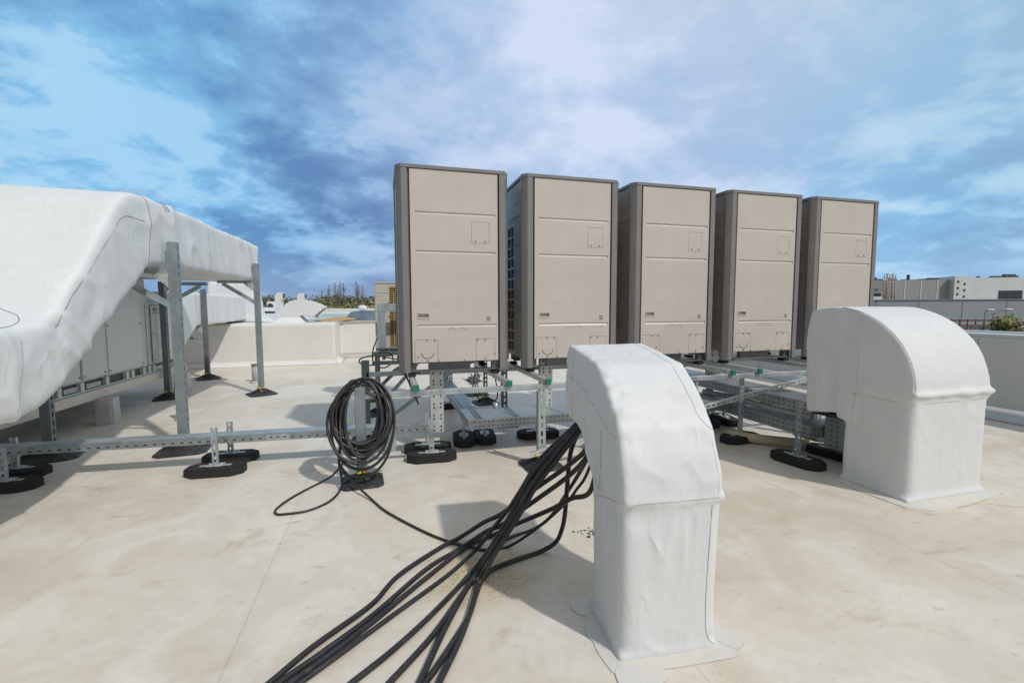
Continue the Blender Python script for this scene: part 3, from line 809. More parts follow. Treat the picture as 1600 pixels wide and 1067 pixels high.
block_foot('turned block foot nearest the left side of the round-topped hood', 3.215, 2.87, 1.72, .50)
block_foot('turned block foot half hidden behind the round-topped hood', 3.66, 2.93, 1.75, .45)
block_foot('block foot below the slanting brace, half hidden by the front gooseneck hood', 3.22, 4.03, .1, .24)
block_foot('far block foot behind the frame, beside the crumpled film', .79, 5.72, .1, .62)
block_foot('dark block foot under the trays behind the tall slotted upright', 3.60, 4.15, 1.3, .24)

# ------------------------------------------------------------------ steel frame that carries the units
F0 = Vector((2.6, 4.0, 0))
fr = thing('support_frame', 'long galvanised steel frame on legs carrying the five condensing units', 'steel frame', F0)
def fobj(name, bm, mats, par=None, smooth=False):
    bmesh.ops.translate(bm, vec=-F0, verts=bm.verts); return obj(name, bm, mats, fr, smooth)
RZ0, RZ1 = .612, .655
for y in (3.455, 4.55):
    bm = NB(); box(bm, -.20, 5.55, y-.02, y+.02, RZ0, RZ1, bev=.003); fobj('rail', bm, M['galv'])
STR = (.212, .932, 1.258, 1.985, 2.335, 3.046, 3.345, 4.11, 4.43, 5.14)
for x in STR:
    bm = NB()
    m = Matrix(((1, 0, 0, x), (0, 0, 1, 3.425), (0, 1, 0, RZ1+.0395), (0, 0, 0, 1)))   # slotted side up... channel along Y
    slotted(bm, 1.30, .041, -.038, -.0025, .05, .03, .014, m); recalc(bm)
    s = fobj('strut', bm, M['galv_light'])
    bm = NB(); box(bm, x-.023, x+.023, 3.405, 3.43, RZ1+.0005, RZ1+.046, bev=.004)
    bmesh.ops.translate(bm, vec=-F0, verts=bm.verts); obj('end_cap', bm, M['green'], s)
    bm = NB()
    for dx in (-.038, .038): cyl(bm, (x+dx, 3.455, RZ1), (x+dx, 3.455, RZ1+.012), .010, seg=6)
    bmesh.ops.translate(bm, vec=-F0, verts=bm.verts); obj('nut', bm, M['galv_light'], s)
    bm = NB()
    for yy in (3.90, 4.45): box(bm, x-.03, x+.03, yy-.045, yy+.045, RZ1+.0425, RZ1+.0675)
    bmesh.ops.translate(bm, vec=-F0, verts=bm.verts); obj('rubber_pad', bm, M['rubber'], s)
LEGS = [(-.185, 3.43, .70, 'galv_post', 0), (1.19, 3.40, RZ0-.001, 'galv', 1), (2.62, 3.41, RZ0-.001, 'galv', 1), (4.05, 3.41, RZ0-.001, 'galv', 1), (5.45, 3.41, RZ0-.001, 'galv', 1),
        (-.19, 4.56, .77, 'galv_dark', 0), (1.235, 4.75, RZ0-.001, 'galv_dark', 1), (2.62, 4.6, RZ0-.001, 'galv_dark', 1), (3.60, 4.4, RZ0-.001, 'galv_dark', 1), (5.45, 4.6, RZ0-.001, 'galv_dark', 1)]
for x, y, h, mm, slot in LEGS:
    bm = NB()
    if slot:
        slotted(bm, h-.09, .062, .05, .003, .066, .038, .017, Matrix.Translation((x, y-.025, .09)))
    else:
        box(bm, x-.036, x+.036, y-.03, y+.03, .09, h, bev=.004); box(bm, x-.012, x+.012, y-.0325, y-.0302, .1, h-.01)
    recalc(bm); L = fobj('leg', bm, M[mm])
    f = bigfoot(L, x-F0.x, y-F0.y, .06 if y < 4 else -.1, .74 if slot == 0 else .78)
# gusset plates behind the coil and the little end brackets
bm = NB(); prism(bm, [(-.13, .30), (-.13, .20), (.06, .20), (.06, .44), (.03, .46)], 3.462, 3.468, 'y'); recalc(bm); fobj('gusset', bm, M['galv'])
bm = NB()
for x0, z0, x1, z1, y in ((-.1, .10, .62, .60, 4.62), (2.7, .12, 3.5, .60, 4.66)): bar(bm, (x0, y, z0), (x1, y, z1), .006, .04, up=(0, 0, 1))
fobj('diagonal_tie', bm, M['galv'])
# long slotted brace across the front
m, L = frame_from((1.08, 3.33, .115), (3.86, 3.33, .602), (0, 1, 0))
bm = NB(); m2 = m @ Matrix(((0, 0, 0, 0), (0, 0, 0, 0), (0, 0, 0, 0), (0, 0, 0, 1))) if False else m
# local frame: z along the brace, y = +Y world, so the slotted web (facing -y) looks at the camera
slotted(bm, L, .040, .030, .003, .056, .036, .014, m2); recalc(bm); fobj('brace', bm, M['galv_light'])
bm = NB(); cyl(bm, (1.125, 3.325, .123), (1.125, 3.315, .123), .008, seg=6); fobj('bolt', bm, M['yellow'])

# ------------------------------------------------------------------ cable trays
def tray(name, label, group='galvanised cable trays'):
    return thing(name, label, 'cable tray', (0, 0, 0), 0, group)
t = thing('cable_tray', 'long low galvanised cable tray running from the left edge to the cable coil', 'cable tray', (-1.3, 4.10, 0), -.063, 'galvanised cable trays')
bm = NB(); box(bm, -3.2, 1.66, -.07, .07, .205, .262, bev=.003); holes(bm, -3.2, 1.66, .228, -.07, .062, .022, .009)
box(bm, -3.2, 1.66, -.074, -.0702, .252, .266); obj('channel', bm, [M['galv_tray'], M['hole']], t)
bm = NB(); box(bm, -3.2, 1.66, -.066, .066, .2625, .266); obj('lid', bm, M['galv'], t)
for x0 in (.45,):
    bm = NB(); box(bm, x0-.09, x0+.09, -.0785, -.0745, .212, .258); holes(bm, x0-.08, x0+.08, .235, -.0785, .05, .02, .009); obj('splice_plate', bm, [M['galv'], M['hole']], t)
def riser(label, x0, x1, y, z0, z1, mat='galv_light'):
    t = thing('cable_riser', label, 'cable tray', ((x0+x1)/2, y, z0), 0, 'upright perforated cable risers')
    w = (x1-x0)/2; bm = NB(); H = z1-z0
    box(bm, -w, w, 0, .003, 0, H); box(bm, -w, -w+.003, -.001, .06, 0, H); box(bm, w-.003, w, -.001, .06, 0, H)
    n = int(H/.034)
    for k in range(n):
        z = .02+k*.034
        if k % 3 == 2: continue
        for x in (-w*.5, w*.55):
            q = ((x-.006, -.0015, z-.009), (x+.006, -.0015, z-.009), (x+.006, -.0015, z+.009), (x-.006, -.0015, z+.009))
            f = bm.faces.new([bm.verts.new(p) for p in q]); f.material_index = 1
    obj('channel', bm, [M[mat], M['hole']], t)
    return t
riser('upright perforated riser under the first unit, at the right end of the long low tray', .372, .487, 4.0, .17, .80)
riser('upright pale riser under the second unit, rising from the wide covered tray', 1.40, 1.52, 4.02, .337, .80)
riser('upright riser under the third unit, mostly hidden by the front gooseneck hood', 2.50, 2.62, 4.02, .34, .80)
riser('upright riser under the fourth unit, behind the green strut caps', 3.50, 3.66, 4.3, .51, .80)
# wide covered tray with its branch
t = thing('covered_tray', 'wide covered cable tray with perforated side under the second unit', 'cable tray', (.66, 3.9, 0), 0, 'galvanised cable trays')
bm = NB(); box(bm, 0, 2.64, -.17, .22, .245, .325); holes(bm, .03, 2.6, .268, -.17, .040, .014, .008); holes(bm, .03, 2.6, .308, -.17, .040, .014, .008); obj('channel', bm, [M['galv_tray'], M['hole']], t)
bm = NB(); box(bm, -.004, 2.644, -.176, .224, .3255, .331); box(bm, -.004, 2.644, -.178, -.1755, .317, .331)
for x in (.42, .86, 1.5): prism(bm, [(x, -.17), (x+.012, -.17), (x-.10, .215), (x-.112, .215)], .3312, .334, 'z')
obj('lid', recalc(bm), M['galv'], t)
bm = NB(); box(bm, .0, .16, .225, 2.1, .255, .325, bev=.003); box(bm, .03, .13, .225, 2.1, .3255, .331); obj('branch', bm, M['galv'], t)
bm = NB(); box(bm, .02, .14, 2.11, 2.16, .255, .70); obj('branch_riser', bm, M['galv_tray'], t)
bm = NB(); cyl(bm, (.34, .26, .30), (.34, .26, .37), .03, seg=8); obj('clamp', bm, M['galv_light'], t)
# two trays stacked on the right that feed the round-topped hood
def long_tray(label, x0, x1, y0, y1, z0, z1, ov):
    t = thing('covered_tray', label, 'cable tray', (x0, y0, 0), 0, 'galvanised cable trays')
    bm = NB(); box(bm, 0, x1-x0, 0, y1-y0, z0, z1); d = z1-z0
    holes(bm, .02, y1-y0-.02, z0+d*.3, 0, .052, .016, .009, face='-x'); holes(bm, .02, y1-y0-.02, z0+d*.72, 0, .052, .016, .009, face='-x')
    holes(bm, .02, x1-x0-.02, z0+d*.3, 0, .045, .016, .009); holes(bm, .02, x1-x0-.02, z0+d*.72, 0, .045, .016, .009)
    obj('channel', bm, [M['galv_tray'], M['hole']], t)
    bm = NB(); box(bm, -.004, x1-x0+.004, -.004, y1-y0, z1+.0005, z1+.005); obj('lid', bm, M['galv'], t)
    return t
long_tray('lower of the two stacked trays running back beside the round-topped hood', 3.305, 3.62, 2.84, 4.3, .205, .30, 0)
long_tray('upper of the two stacked trays running back beside the round-topped hood', 3.305, 3.62, 2.84, 5.4, .405, .495, 0)
t = thing('cable_riser', 'perforated upright tray going up into the round-topped hood', 'cable tray', (3.44, 2.66, .13), 0, 'upright perforated cable risers')
bm = NB(); box(bm, 0, .26, 0, .17, 0, .62)
for zz in range(15):
    z = .03+zz*.04
    holes(bm, .01, .16, z, 0, .05, .016, .009, face='-x')
    holes(bm, .01, .25, z, 0, .034, .010, .016)
obj('channel', bm, [M['galv_tray'], M['hole']], t)
bm = NB(); tube(bm, catmull([(3.16, 3.62, .05), (3.28, 3.42, .05), (3.42, 3.28, .05), (3.62, 3.12, .05)]), .045, 12)
tag(obj('insulated_pipe', bm, M['foam'], None, True), 'pale yellow foam-covered pipe lying on the roof under the stacked trays', 'pipe')
bm = NB(); tube(bm, catmull([(3.36, 4.2, .345), (3.42, 3.8, .348), (3.40, 3.4, .346), (3.44, 2.95, .347)]), .028, 10)
for y in (3.75, 3.45): cyl(bm, (3.41, y, .347), (3.41, y-.09, .347), .036, seg=12)
tag(obj('insulated_pipe', bm, M['pipe'], None, True), 'pale grey foam-covered pipe lying between the upper and lower stacked trays', 'pipe')

# ------------------------------------------------------------------ small outdoor unit on its stand
ac = thing('small_outdoor_unit', 'small beige outdoor unit with a bronze fin grille, half hidden behind the first condensing unit', 'air conditioner', (-.12, 6.2, .735))
bm = NB(); box(bm, 0, .86, 0, .34, 0, .85, bev=.012, seg=2); obj('casing', bm, M['beige_small'], ac)
bm = NB(); box(bm, .19, .82, -.004, -.0005, .03, .81); obj('fin_panel', bm, M['fin'], ac)
bm = NB()
for k in range(30): bar(bm, (.19, -.012, .04+k*.026), (.82, -.012, .04+k*.026), .005, .006)
for x in (.24, .40, .56, .72): bar(bm, (x, -.017, .05), (x, -.017, .74), .008, .008)
bar(bm, (.24, -.017, .74), (.72, -.017, .74), .008, .008)
obj('grille_wire', bm, M['finbar'], ac)
bm = NB(); prism(bm, [(.30, .765), (.325, .785), (.30, .805), (.275, .785)], -.012, -.005, 'y'); recalc(bm); obj('badge', bm, M['cladding_white'], ac)
bm = NB(); box(bm, .02, .17, -.004, -.0005, .73, .74); box(bm, -.004, .864, -.006, .344, .8505, .866); obj('trim', bm, M['beige_small'], ac)
bm = NB()
for x, z in ((.18, .42), (.18, .25), (.172, .60)): cyl(bm, (x, 0, z), (x, -.006, z), .008, seg=8)
obj('screw', bm, M['screw'], ac)
st = thing('unit_stand', 'galvanised stand with diagonal braces under the small beige outdoor unit', 'steel frame', (.6, 6.0, 0))
def sob(name, bm, mat): bmesh.ops.translate(bm, vec=-Vector(st.location), verts=bm.verts); return obj(name, bm, mat, st)
bm = NB(); bar(bm, (-.16, 5.95, .695), (1.5, 5.95, .695), .04, .045); bar(bm, (-.16, 5.75, .60), (1.5, 5.75, .60), .04, .045); bar(bm, (-.1, 6.45, .695), (1.5, 6.45, .695), .04, .045)
for x in (-.02, .70): bar(bm, (x, 5.74, .655), (x, 6.5, .655), .04, .035)
sob('beam', bm, M['galv_post'])
for x, y in ((-.1, 5.62), (1.27, 5.87), (-.1, 6.5), (1.27, 6.5)):
    bm = NB(); slotted(bm, .66 if x < 0 else .78, .05, .045, .003, .06, .035, .016, Matrix.Translation((x, y-.02, .09))); L = sob('leg', bm, M['galv_dark'])
    bigfoot(L, x-.6, y-6.0, .1, .8)
bm = NB()
for a, b in (((-.06, 5.60, .12), (.46, 5.60, .70)), ((-.06, 5.9, .30), (.40, 5.9, .72)), ((.92, 5.85, .52), (1.26, 5.85, .60))): bar(bm, a, b, .006, .045)
sob('diagonal_brace', bm, M['galv'])
bm = NB(); box(bm, .03, .06, 5.99, 6.04, .702, .73); box(bm, .0, .09, 5.985, 6.03, .655, .70); o = sob('end_cap', bm, M['green'])
tr = thing('cable_duct', 'galvanised cable duct with an upright leg in front of the small beige outdoor unit', 'cable tray', (-.09, 5.95, .76))
bm = NB(); box(bm, 0, .62, 0, .06, .46, .565, bev=.003); obj('crosspiece', bm, M['galv'], tr)
bm = NB(); box(bm, 0, .10, .005, .055, 0, .459); box(bm, .03, .07, .0, .0045, .01, .45); obj('leg', bm, M['galv'], tr)
bm = NB(); rnd = random.Random(9)
pts = [Vector((1.02+rnd.gauss(0, .09), 5.45+rnd.gauss(0, .08), max(.335, .40+rnd.gauss(0, .07)))) for k in range(140)]
for k in range(230):
    a, b, c = rnd.sample(pts, 3)
    if (a-b).length < .14 and (b-c).length < .14: bm.faces.new([bm.verts.new(p) for p in (a, b, c)])
fl = obj('film_wrap', bm, M['film']); tag(fl, 'crumpled clear plastic film lying on the covered tray branch behind the frame', 'plastic film')
# ------------------------------------------------------------------ wrapped gooseneck hoods
def rounded_rect(x0, x1, y0, y1, r, n=5):
    out = []
    for cx, cy, a0 in ((x1-r, y1-r, 0), (x0+r, y1-r, 90), (x0+r, y0+r, 180), (x1-r, y0+r, 270)):
        out += [(cx+r*math.cos(R(a0+90*k/n)), cy+r*math.sin(R(a0+90*k/n))) for k in range(n+1)]
    return out
def gooseneck_front():
    t = thing('gooseneck_hood', 'slim white gooseneck hood in the foreground with black cables under its mouth', 'vent hood', (.80, 1.40, 0), R(-5), 'white wrapped gooseneck hoods')
    W = W_NECK = .375
    neck = rounded_rect(-.008, W_NECK+.018, -.008, .312, .055)
    hood = [(-.006, .575), (-.008, .62), (.012, .74), (.045, .83), (.10, .905), (.17, .975), (.26, 1.045), (.45, 1.075), (.63, 1.098), (.655, 1.085), (.66, 1.05), (.655, .77), (.63, .742), (.50, .735), (.43, .70), (.37, .63), (.335, .56), (.318, .50), (.31, .475), (.15, .53)]
    bm = NB(); prism(bm, neck, -.01, .60, 'z'); prism(bm, hood, -.004, W+.006, 'x')
    # front neck narrows a little to the top, lip at the joint
    prism(bm, [(-.016, .572), (-.016, .588), (.02, .60), (.02, .56)], -.002, W+.022, 'x')
    box(bm, -.012, W+.012, -.014, .315, -.012, .02)
    box(bm, -.004, W*.5, .645, .675, .76, 1.06)
    me = remeshed(bm, .0085, 22, .5)
    def wr(p, n):
        a = 0.0
        a += .005*N3(p, 3.0, 1.0) + .0015*N3(p, 11.0, 2.0)
        if p.z > .60:                                                   # lumps along the left shoulder of the elbow
            e = math.exp(-((p.x-.02)/.05)**2)*math.exp(-((p.z-.93)/.16)**2)
            a += e*(.009*N3(p, 26.0, 3.0)+.005)
        a += .012*math.exp(-((p.z-.66)/.10)**2)*N3(p, 7.0, 9.0)          # soft buckling above the joint
        a += .005*crease(p.x*7+p.y*3, p.z*6-p.y*5, 3.0)*math.exp(-((p.z-.72)/.2)**2)
        a += .004*crease(p.x*9+p.y*9, p.z*2.0, 8.0)*math.exp(-((p.z-.42)/.14)**2)
        a += .004*crease(p.x*6+p.y*4, p.z*9, 5.0)*math.exp(-((p.z-.04)/.05)**2)
        a -= .012*math.exp(-((p.z-.53)/.05)**2)*math.exp(-((p.x-.05)/.08)**2)
        return a
    displace(me, wr)
    bv = bvh_of(me)
    obj_me('wrap', me, M['wrap'], t, True)
    seam('seam', bv, [(W-.045, .62, 1.12), (W-.05, .44, 1.10), (W-.055, .30, 1.06), (W-.055, .20, .98), (W-.05, .13, .90), (W-.05, .10, .86), (W-.03, .06, .835), (W-.005, .03, .83), (W+.02, .03, .835)], 0.00074, t, M['seam'])
    seam('seam', bv, [(.0, -.02, .578), (.12, -.02, .580), (.28, -.02, .583), (W, -.02, .585)], 0.00081, t, M['seam_soft'], d=(0, 1, 0))
    seam('seam', bv, [(-.02, .30, .49), (-.02, .18, .535), (-.02, .02, .575)], 0.00081, t, M['seam_soft'], d=(1, 0, 0))
    seam('seam', bv, [(W-.015, -.02, .80), (W-.01, -.02, .70), (W-.012, -.02, .60)], 0.00068, t, M['seam_soft'])
    seam('seam', bv, [(W-.035, -.02, .57), (W-.04, -.02, .40), (W-.045, -.02, .2), (W-.045, -.02, .08), (W-.03, -.02, .03), (W+.01, -.03, .0)], 0.00081, t, M['seam'], d=(0, 1, 0))
    seam('seam', bv, [(-.02, .57, 1.08), (-.02, .575, .93), (-.02, .57, .80), (-.02, .565, .75)], 0.00068, t, M['seam_soft'], d=(1, 0, 0))
    seam('seam', bv, [(-.02, .57, .945), (-.02, .48, .935), (-.02, .38, .915), (-.02, .24, .86), (-.02, .12, .81), (-.02, .05, .80)], 0.00074, t, M['seam_soft'], d=(1, 0, 0))
    seam('seam', bv, [(-.02, .20, .80), (-.02, .205, .72), (-.02, .20, .64), (-.02, .215, .56), (-.02, .24, .54), (-.02, .30, .575)], 0.00081, t, M['seam'], d=(1, 0, 0))
    seam('seam', bv, [(-.02, .22, .66), (-.02, .26, .63), (-.02, .285, .60)], 0.00068, t, M['seam_soft'], d=(1, 0, 0))
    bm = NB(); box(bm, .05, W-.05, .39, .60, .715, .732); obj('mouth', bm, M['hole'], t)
    # welded flange patches round the foot, corners nipped off
    def patch(pts, z, nm='flange_patch'):
        C = []; n = len(pts)
        for i in range(n):
            p, a, b = Vector((*pts[i], 0)), Vector((*pts[i-1], 0)), Vector((*pts[(i+1) % n], 0))
            la, lb = min(.025, (a-p).length*.35), min(.025, (b-p).length*.35)
            q0, q1 = p+(a-p).normalized()*la, p+(b-p).normalized()*lb
            C += [q0, q0.lerp(p, .5).lerp(p.lerp(q1, .5), .5), q1]
        bm = NB(); prism(bm, [(p.x, p.y) for p in C], .0, z, 'z'); recalc(bm); o = obj(nm, bm, M['patch'], t, False)
        bm = NB(); tube(bm, [(p.x, p.y, z*.4) for p in C], .0010, 4, closed=True); obj('patch_edge', bm, M['seam_soft'], t)
    patch([(-.075, .06), (-.055, -.065), (.20, -.075), (.43, -.07), (.465, .05), (.44, .33), (.2, .36), (-.03, .36)], .003)
    patch([(-.02, -.02), (-.05, -.055), (-.055, -.115), (.05, -.135), (.125, -.12), (.13, -.05)], .0045)
    patch([(.385, .12), (.392, .02), (.44, -.045), (.505, -.01), (.46, .10)], .0045)
    patch([(-.005, .20), (-.07, .215), (-.082, .12), (-.04, .05), (-.005, .06)], .0045)
    patch([(-.005, .34), (-.08, .36), (-.095, .29), (-.06, .245), (-.005, .25)], .005)
    return t
gooseneck_front()

def gooseneck_round():
    t = thing('gooseneck_hood', 'wide white hood with a round barrel top on a square base, at the right', 'vent hood', (3.25, 2.08, 0), 0, 'white wrapped gooseneck hoods')
    W = .705
    neck = rounded_rect(-.006, W+.012, -.006, .456, .06)
    arc = []
    for k in range(0, 25):
        a = R(180-k*110/24); arc.append((.555+.565*math.cos(a), .70+.572*math.sin(a)))
    hood = [(-.010, .655)] + arc + [(.76, 1.20), (.785, 1.09), (.79, .98), (.765, .45), (.74, .435), (.47, .485), (.44, .49), (.20, .62)]
    bm = NB(); prism(bm, neck, -.01, .74, 'z'); prism(bm, hood, -.006, W+.010, 'x')
    prism(bm, [(-.034, .693), (-.034, .712), (.03, .735), (.46, .735), (.46, .66), (.03, .66)], -.020, W+.040, 'x')
    box(bm, -.02, W+.02, -.022, .46, -.012, .022)
    prism(bm, [(.36, .44), (.36, .98), (.50, .98), (.50, .44)], -.018, .1, 'x')
    me = remeshed(bm, .0125, 12, .5)
    def wr(p, n):
        a = .006*N3(p, 2.4, 4.0)+.0015*N3(p, 9.0, 5.0)
        a += .012*math.exp(-((p.z-.69)/.06)**2)*N3(p, 8.0, 2.0)
        a += .0025*crease(p.x*6+p.y*6, p.z*5, 4.0)*math.exp(-((p.z-.60)/.16)**2)
        if p.x < .1 and n.x < -.5: a += .014*N3((p.x, p.y*1.6, p.z*.35), 6.0, 6.0)*math.exp(-((p.y-.45)/.2)**2)
        return a
    displace(me, wr); bv = bvh_of(me)
    obj_me('wrap', me, M['wrap'], t, True)
    seam('seam', bv, [(.0, .50, 1.29)]+[(-.0, .555+.58*math.cos(R(a)), .70+.585*math.sin(R(a))) for a in range(96, 181, 12)]+[(.0, -.03, .69)], 0.00099, t, M['seam'])
    seam('seam', bv, [(-.03, .40, .655), (-.03, .2, .648), (-.03, .02, .645)], 0.00093, t, M['seam_soft'], d=(1, 0, 0))
    seam('seam', bv, [(.0, -.05, .645), (.3, -.05, .648), (.6, -.05, .652), (W, -.05, .655)], 0.00093, t, M['seam_soft'], d=(0, 1, 0))
    seam('seam', bv, [(-.03, .35, .98), (-.03, .355, .80), (-.03, .36, .66), (-.03, .37, .55), (-.03, .44, .49)], 0.00081, t, M['seam_soft'], d=(1, 0, 0))
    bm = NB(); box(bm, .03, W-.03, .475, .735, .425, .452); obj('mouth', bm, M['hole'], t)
    bm = NB(); prism(bm, [(-.10, -.06), (.02, -.14), (.76, -.10), (.80, .1), (.78, .52), (-.06, .52), (-.12, .3)], 0, .0035, 'z'); recalc(bm); obj('flange_patch', bm, M['patch'], t)
    bm = NB()
    tube(bm, catmull([(-.11, .30, .003), (-.10, .0, .003), (-.03, -.09, .003), (.02, -.14, .003)], 4), .0018, 4); tube(bm, [(.22, -.15, .003), (.45, -.13, .003), (.80, -.07, .003)], .0018, 4)
    obj('patch_edge', bm, M['seam_soft'], t)
    return t
gooseneck_round()

# ------------------------------------------------------------------ big wrapped duct on the left
D0 = Vector((-2.4, 5.0, 1.6))
def dob(bm): bmesh.ops.translate(bm, vec=-D0, verts=bm.verts); return bm
def big_duct():
    t = thing('air_duct', 'huge white wrapped air duct on the left, sloping down towards the camera', 'duct', D0, 0, 'white wrapped air ducts')
    poly = [(1.2, .69), (2.92, .69), (3.10, .715), (3.24, .78), (4.22, 1.47), (4.36, 1.575), (4.50, 1.635), (7.2, 1.665), (7.86, 1.675), (7.86, 2.225), (4.34, 2.185), (4.18, 2.155), (4.02, 2.06), (3.30, 1.28), (3.16, 1.20), (3.0, 1.18), (1.2, 1.18)]
    bm = NB(); prism(bm, poly, -2.93, -1.84, 'x')
    prism(bm, [(-5.6, 1.69), (-2.4, 1.69), (-2.4, 2.20), (-5.6, 2.20)], 7.15, 7.85, 'y')
    # soft bulge of the branch cap on the lower leg
    cyl(bm, (-2.36, 2.92, .9), (-2.36, 2.92, 1.235), .47, .43, 28)
    me = remeshed(dob(bm), .019, 40, .5)
    def wr(q, n):
        p = q+D0
        a = .010*N3(p, 1.6, 1.0)+.002*N3(p, 6.0, 3.0)
        side = max(0, n.x)
        low = math.exp(-((p.y-3.5)/.5)**2)*math.exp(-((p.z-1.05)/.4)**2)
        a += side*low*.012*N3((p.x, p.y*1.2+p.z*.7, p.z*1.2-p.y*.9), 5.5, 6.0)
        s = p.y*1.0+p.z*.35
        far = 1/(1+math.exp(-(p.y-6.3)*3)); a += (side+.2)*far*.018*(noise.noise(Vector((s*9, p.z*1.4, p.x))))
        mid = math.exp(-((p.y-5.0)/.55)**2); a += side*mid*.016*noise.noise(Vector((s*6, p.z*1.2+4, p.x)))
        a += side*.022*crease(p.y*2.6+p.z*2.0, p.z*1.1-p.y*.5, 2.0)*(.35+low+mid)
        a += (side+.15)*far*.02*crease(s*5.0, p.z*.9, 6.0)
        a += .003*max(0, -n.y+.3)*crease(p.x*1.6, p.y*1.4+p.z*1.4, 9.0)
        a += .007*(1/(1+math.exp(-(p.y-4.40)*90)))*(1/(1+math.exp((p.y-4.62)*90)))+.005*(1/(1+math.exp((p.y-5.76)*90)))*(1/(1+math.exp(-(p.y-5.60)*90)))
        if p.y < 3.3: a += .009*crease(p.y*4+p.x*2, p.z*3, 4.0)
        if p.y < 3.2: a += .018*N3((p.x, p.y, p.z*.6), 6.0, 8.0)*.35
        return a
    displace(me, wr); bv = bvh_of(me)
    obj_me('wrap', me, M['wrap_duct'], t, True)
    P = lambda *a: [tuple(Vector(q)-D0) for q in a]
    seam('seam', bv, P((-2.9, 4.34, 2.3), (-2.4, 4.34, 2.3), (-1.92, 4.36, 2.24), (-1.8, 4.42, 2.12), (-1.78, 4.44, 1.9), (-1.8, 4.40, 1.68), (-1.9, 4.42, 1.55)), .0026, t, M['seam'], 8)
    seam('seam', bv, P((-1.84, 4.38, 1.97), (-1.84, 4.10, 1.965), (-1.84, 4.02, 1.93), (-1.84, 3.22, 1.15)), .0020, t, M['seam_soft'], 16, d=(-1, 0, 0))
    seam('seam', bv, P((-2.3, 5.75, 2.3), (-1.86, 5.75, 2.22), (-1.76, 5.77, 1.95), (-1.8, 5.76, 1.72), (-2.0, 5.74, 1.58)), .0026, t, M['seam_soft'], 8)
    seam('seam', bv, P((-2.3, 7.3, 2.3), (-1.86, 7.3, 2.24), (-1.76, 7.42, 1.95), (-1.8, 7.5, 1.72), (-2.0, 7.5, 1.6)), .003, t, M['seam_soft'], 8)
    seam('seam', bv, P(*[(-2.36+.475*math.cos(R(a)), 2.92+.475*math.sin(R(a)), 1.19) for a in range(0, 360, 20)]), .0022, t, M['seam'], 4, True)
    seam('seam', bv, P((-1.84, 2.99, 1.12), (-1.84, 2.97, 1.0), (-1.84, 2.93, .85), (-1.84, 2.90, .74)), .0020, t, M['seam_soft'], 8, d=(-1, 0, 0))
    bm = NB()
    C = [Vector((-2.02+.24*math.cos(R(a)), 4.66, 2.185+.085*math.sin(R(a)))) for a in range(8, 173, 8)]
    for i in range(len(C)-1):
        for off in (0, .05):
            a, b = C[i], C[i+1]; d = Vector((0, .035, 0)); o = Vector((0, off, off*.15))
            bm.faces.new([bm.verts.new(p) for p in (a+o, b+o, b+o+d, a+o+d)])
    obj('strap', dob(bm), M['foil'], t, True)
big_duct()

def low_duct():
    L0 = Vector((-3.5, 10, .95))
    t = thing('air_duct', 'lower white wrapped duct leaving the far end of the air handling unit', 'duct', L0, 0, 'white wrapped air ducts')
    bm = NB()
    prism(bm, [(8.24, .62), (8.55, .66), (9.1, .955), (12.0, .985), (12.25, 1.0), (12.25, 1.50), (12.0, 1.525), (9.0, 1.54), (8.24, 1.53)], -4.05, -3.13, 'x')
    me = remeshed((bmesh.ops.translate(bm, vec=-L0, verts=bm.verts), bm)[1], .026, 9, .5)
    def wr(q, n):
        p = q+L0; s = p.y+p.z*.3
        return .012*N3(p, 2.4, 3.0)+.016*abs(n.x)*noise.noise(Vector((s*6, p.z*1.3, p.x)))
    displace(me, wr); bv = bvh_of(me); obj_me('wrap', me, M['wrap_duct'], t, True)
    P = lambda *a: [tuple(Vector(q)-L0) for q in a]
    for y in (9.05, 9.75, 11.5): seam('seam', bv, P((-3.4, y, 1.6), (-3.05, y, 1.5), (-3.05, y+.03, 1.2), (-3.1, y, .95)), .0028, t, M['seam_soft'])
    t2 = thing('roof_riser', 'white riser with a flared foot at the end of the lower duct', 'duct', (-3.4, 12.35, .93), 0)
    bm = NB()
    prism(bm, [(-.55, 0), (.78, 0), (.55, .10), (.46, .30), (.44, .62), (.40, .82), (.30, .92), (-.5, .95)], -.35, .42, 'y')
    me = remeshed(bm, .028, 9, .5); displace(me, lambda p, n: .014*N3(p, 3.0, 7.0)+.008*N3(p, 8, 1)); obj_me('wrap', me, M['wrap'], t2, True)
low_duct()

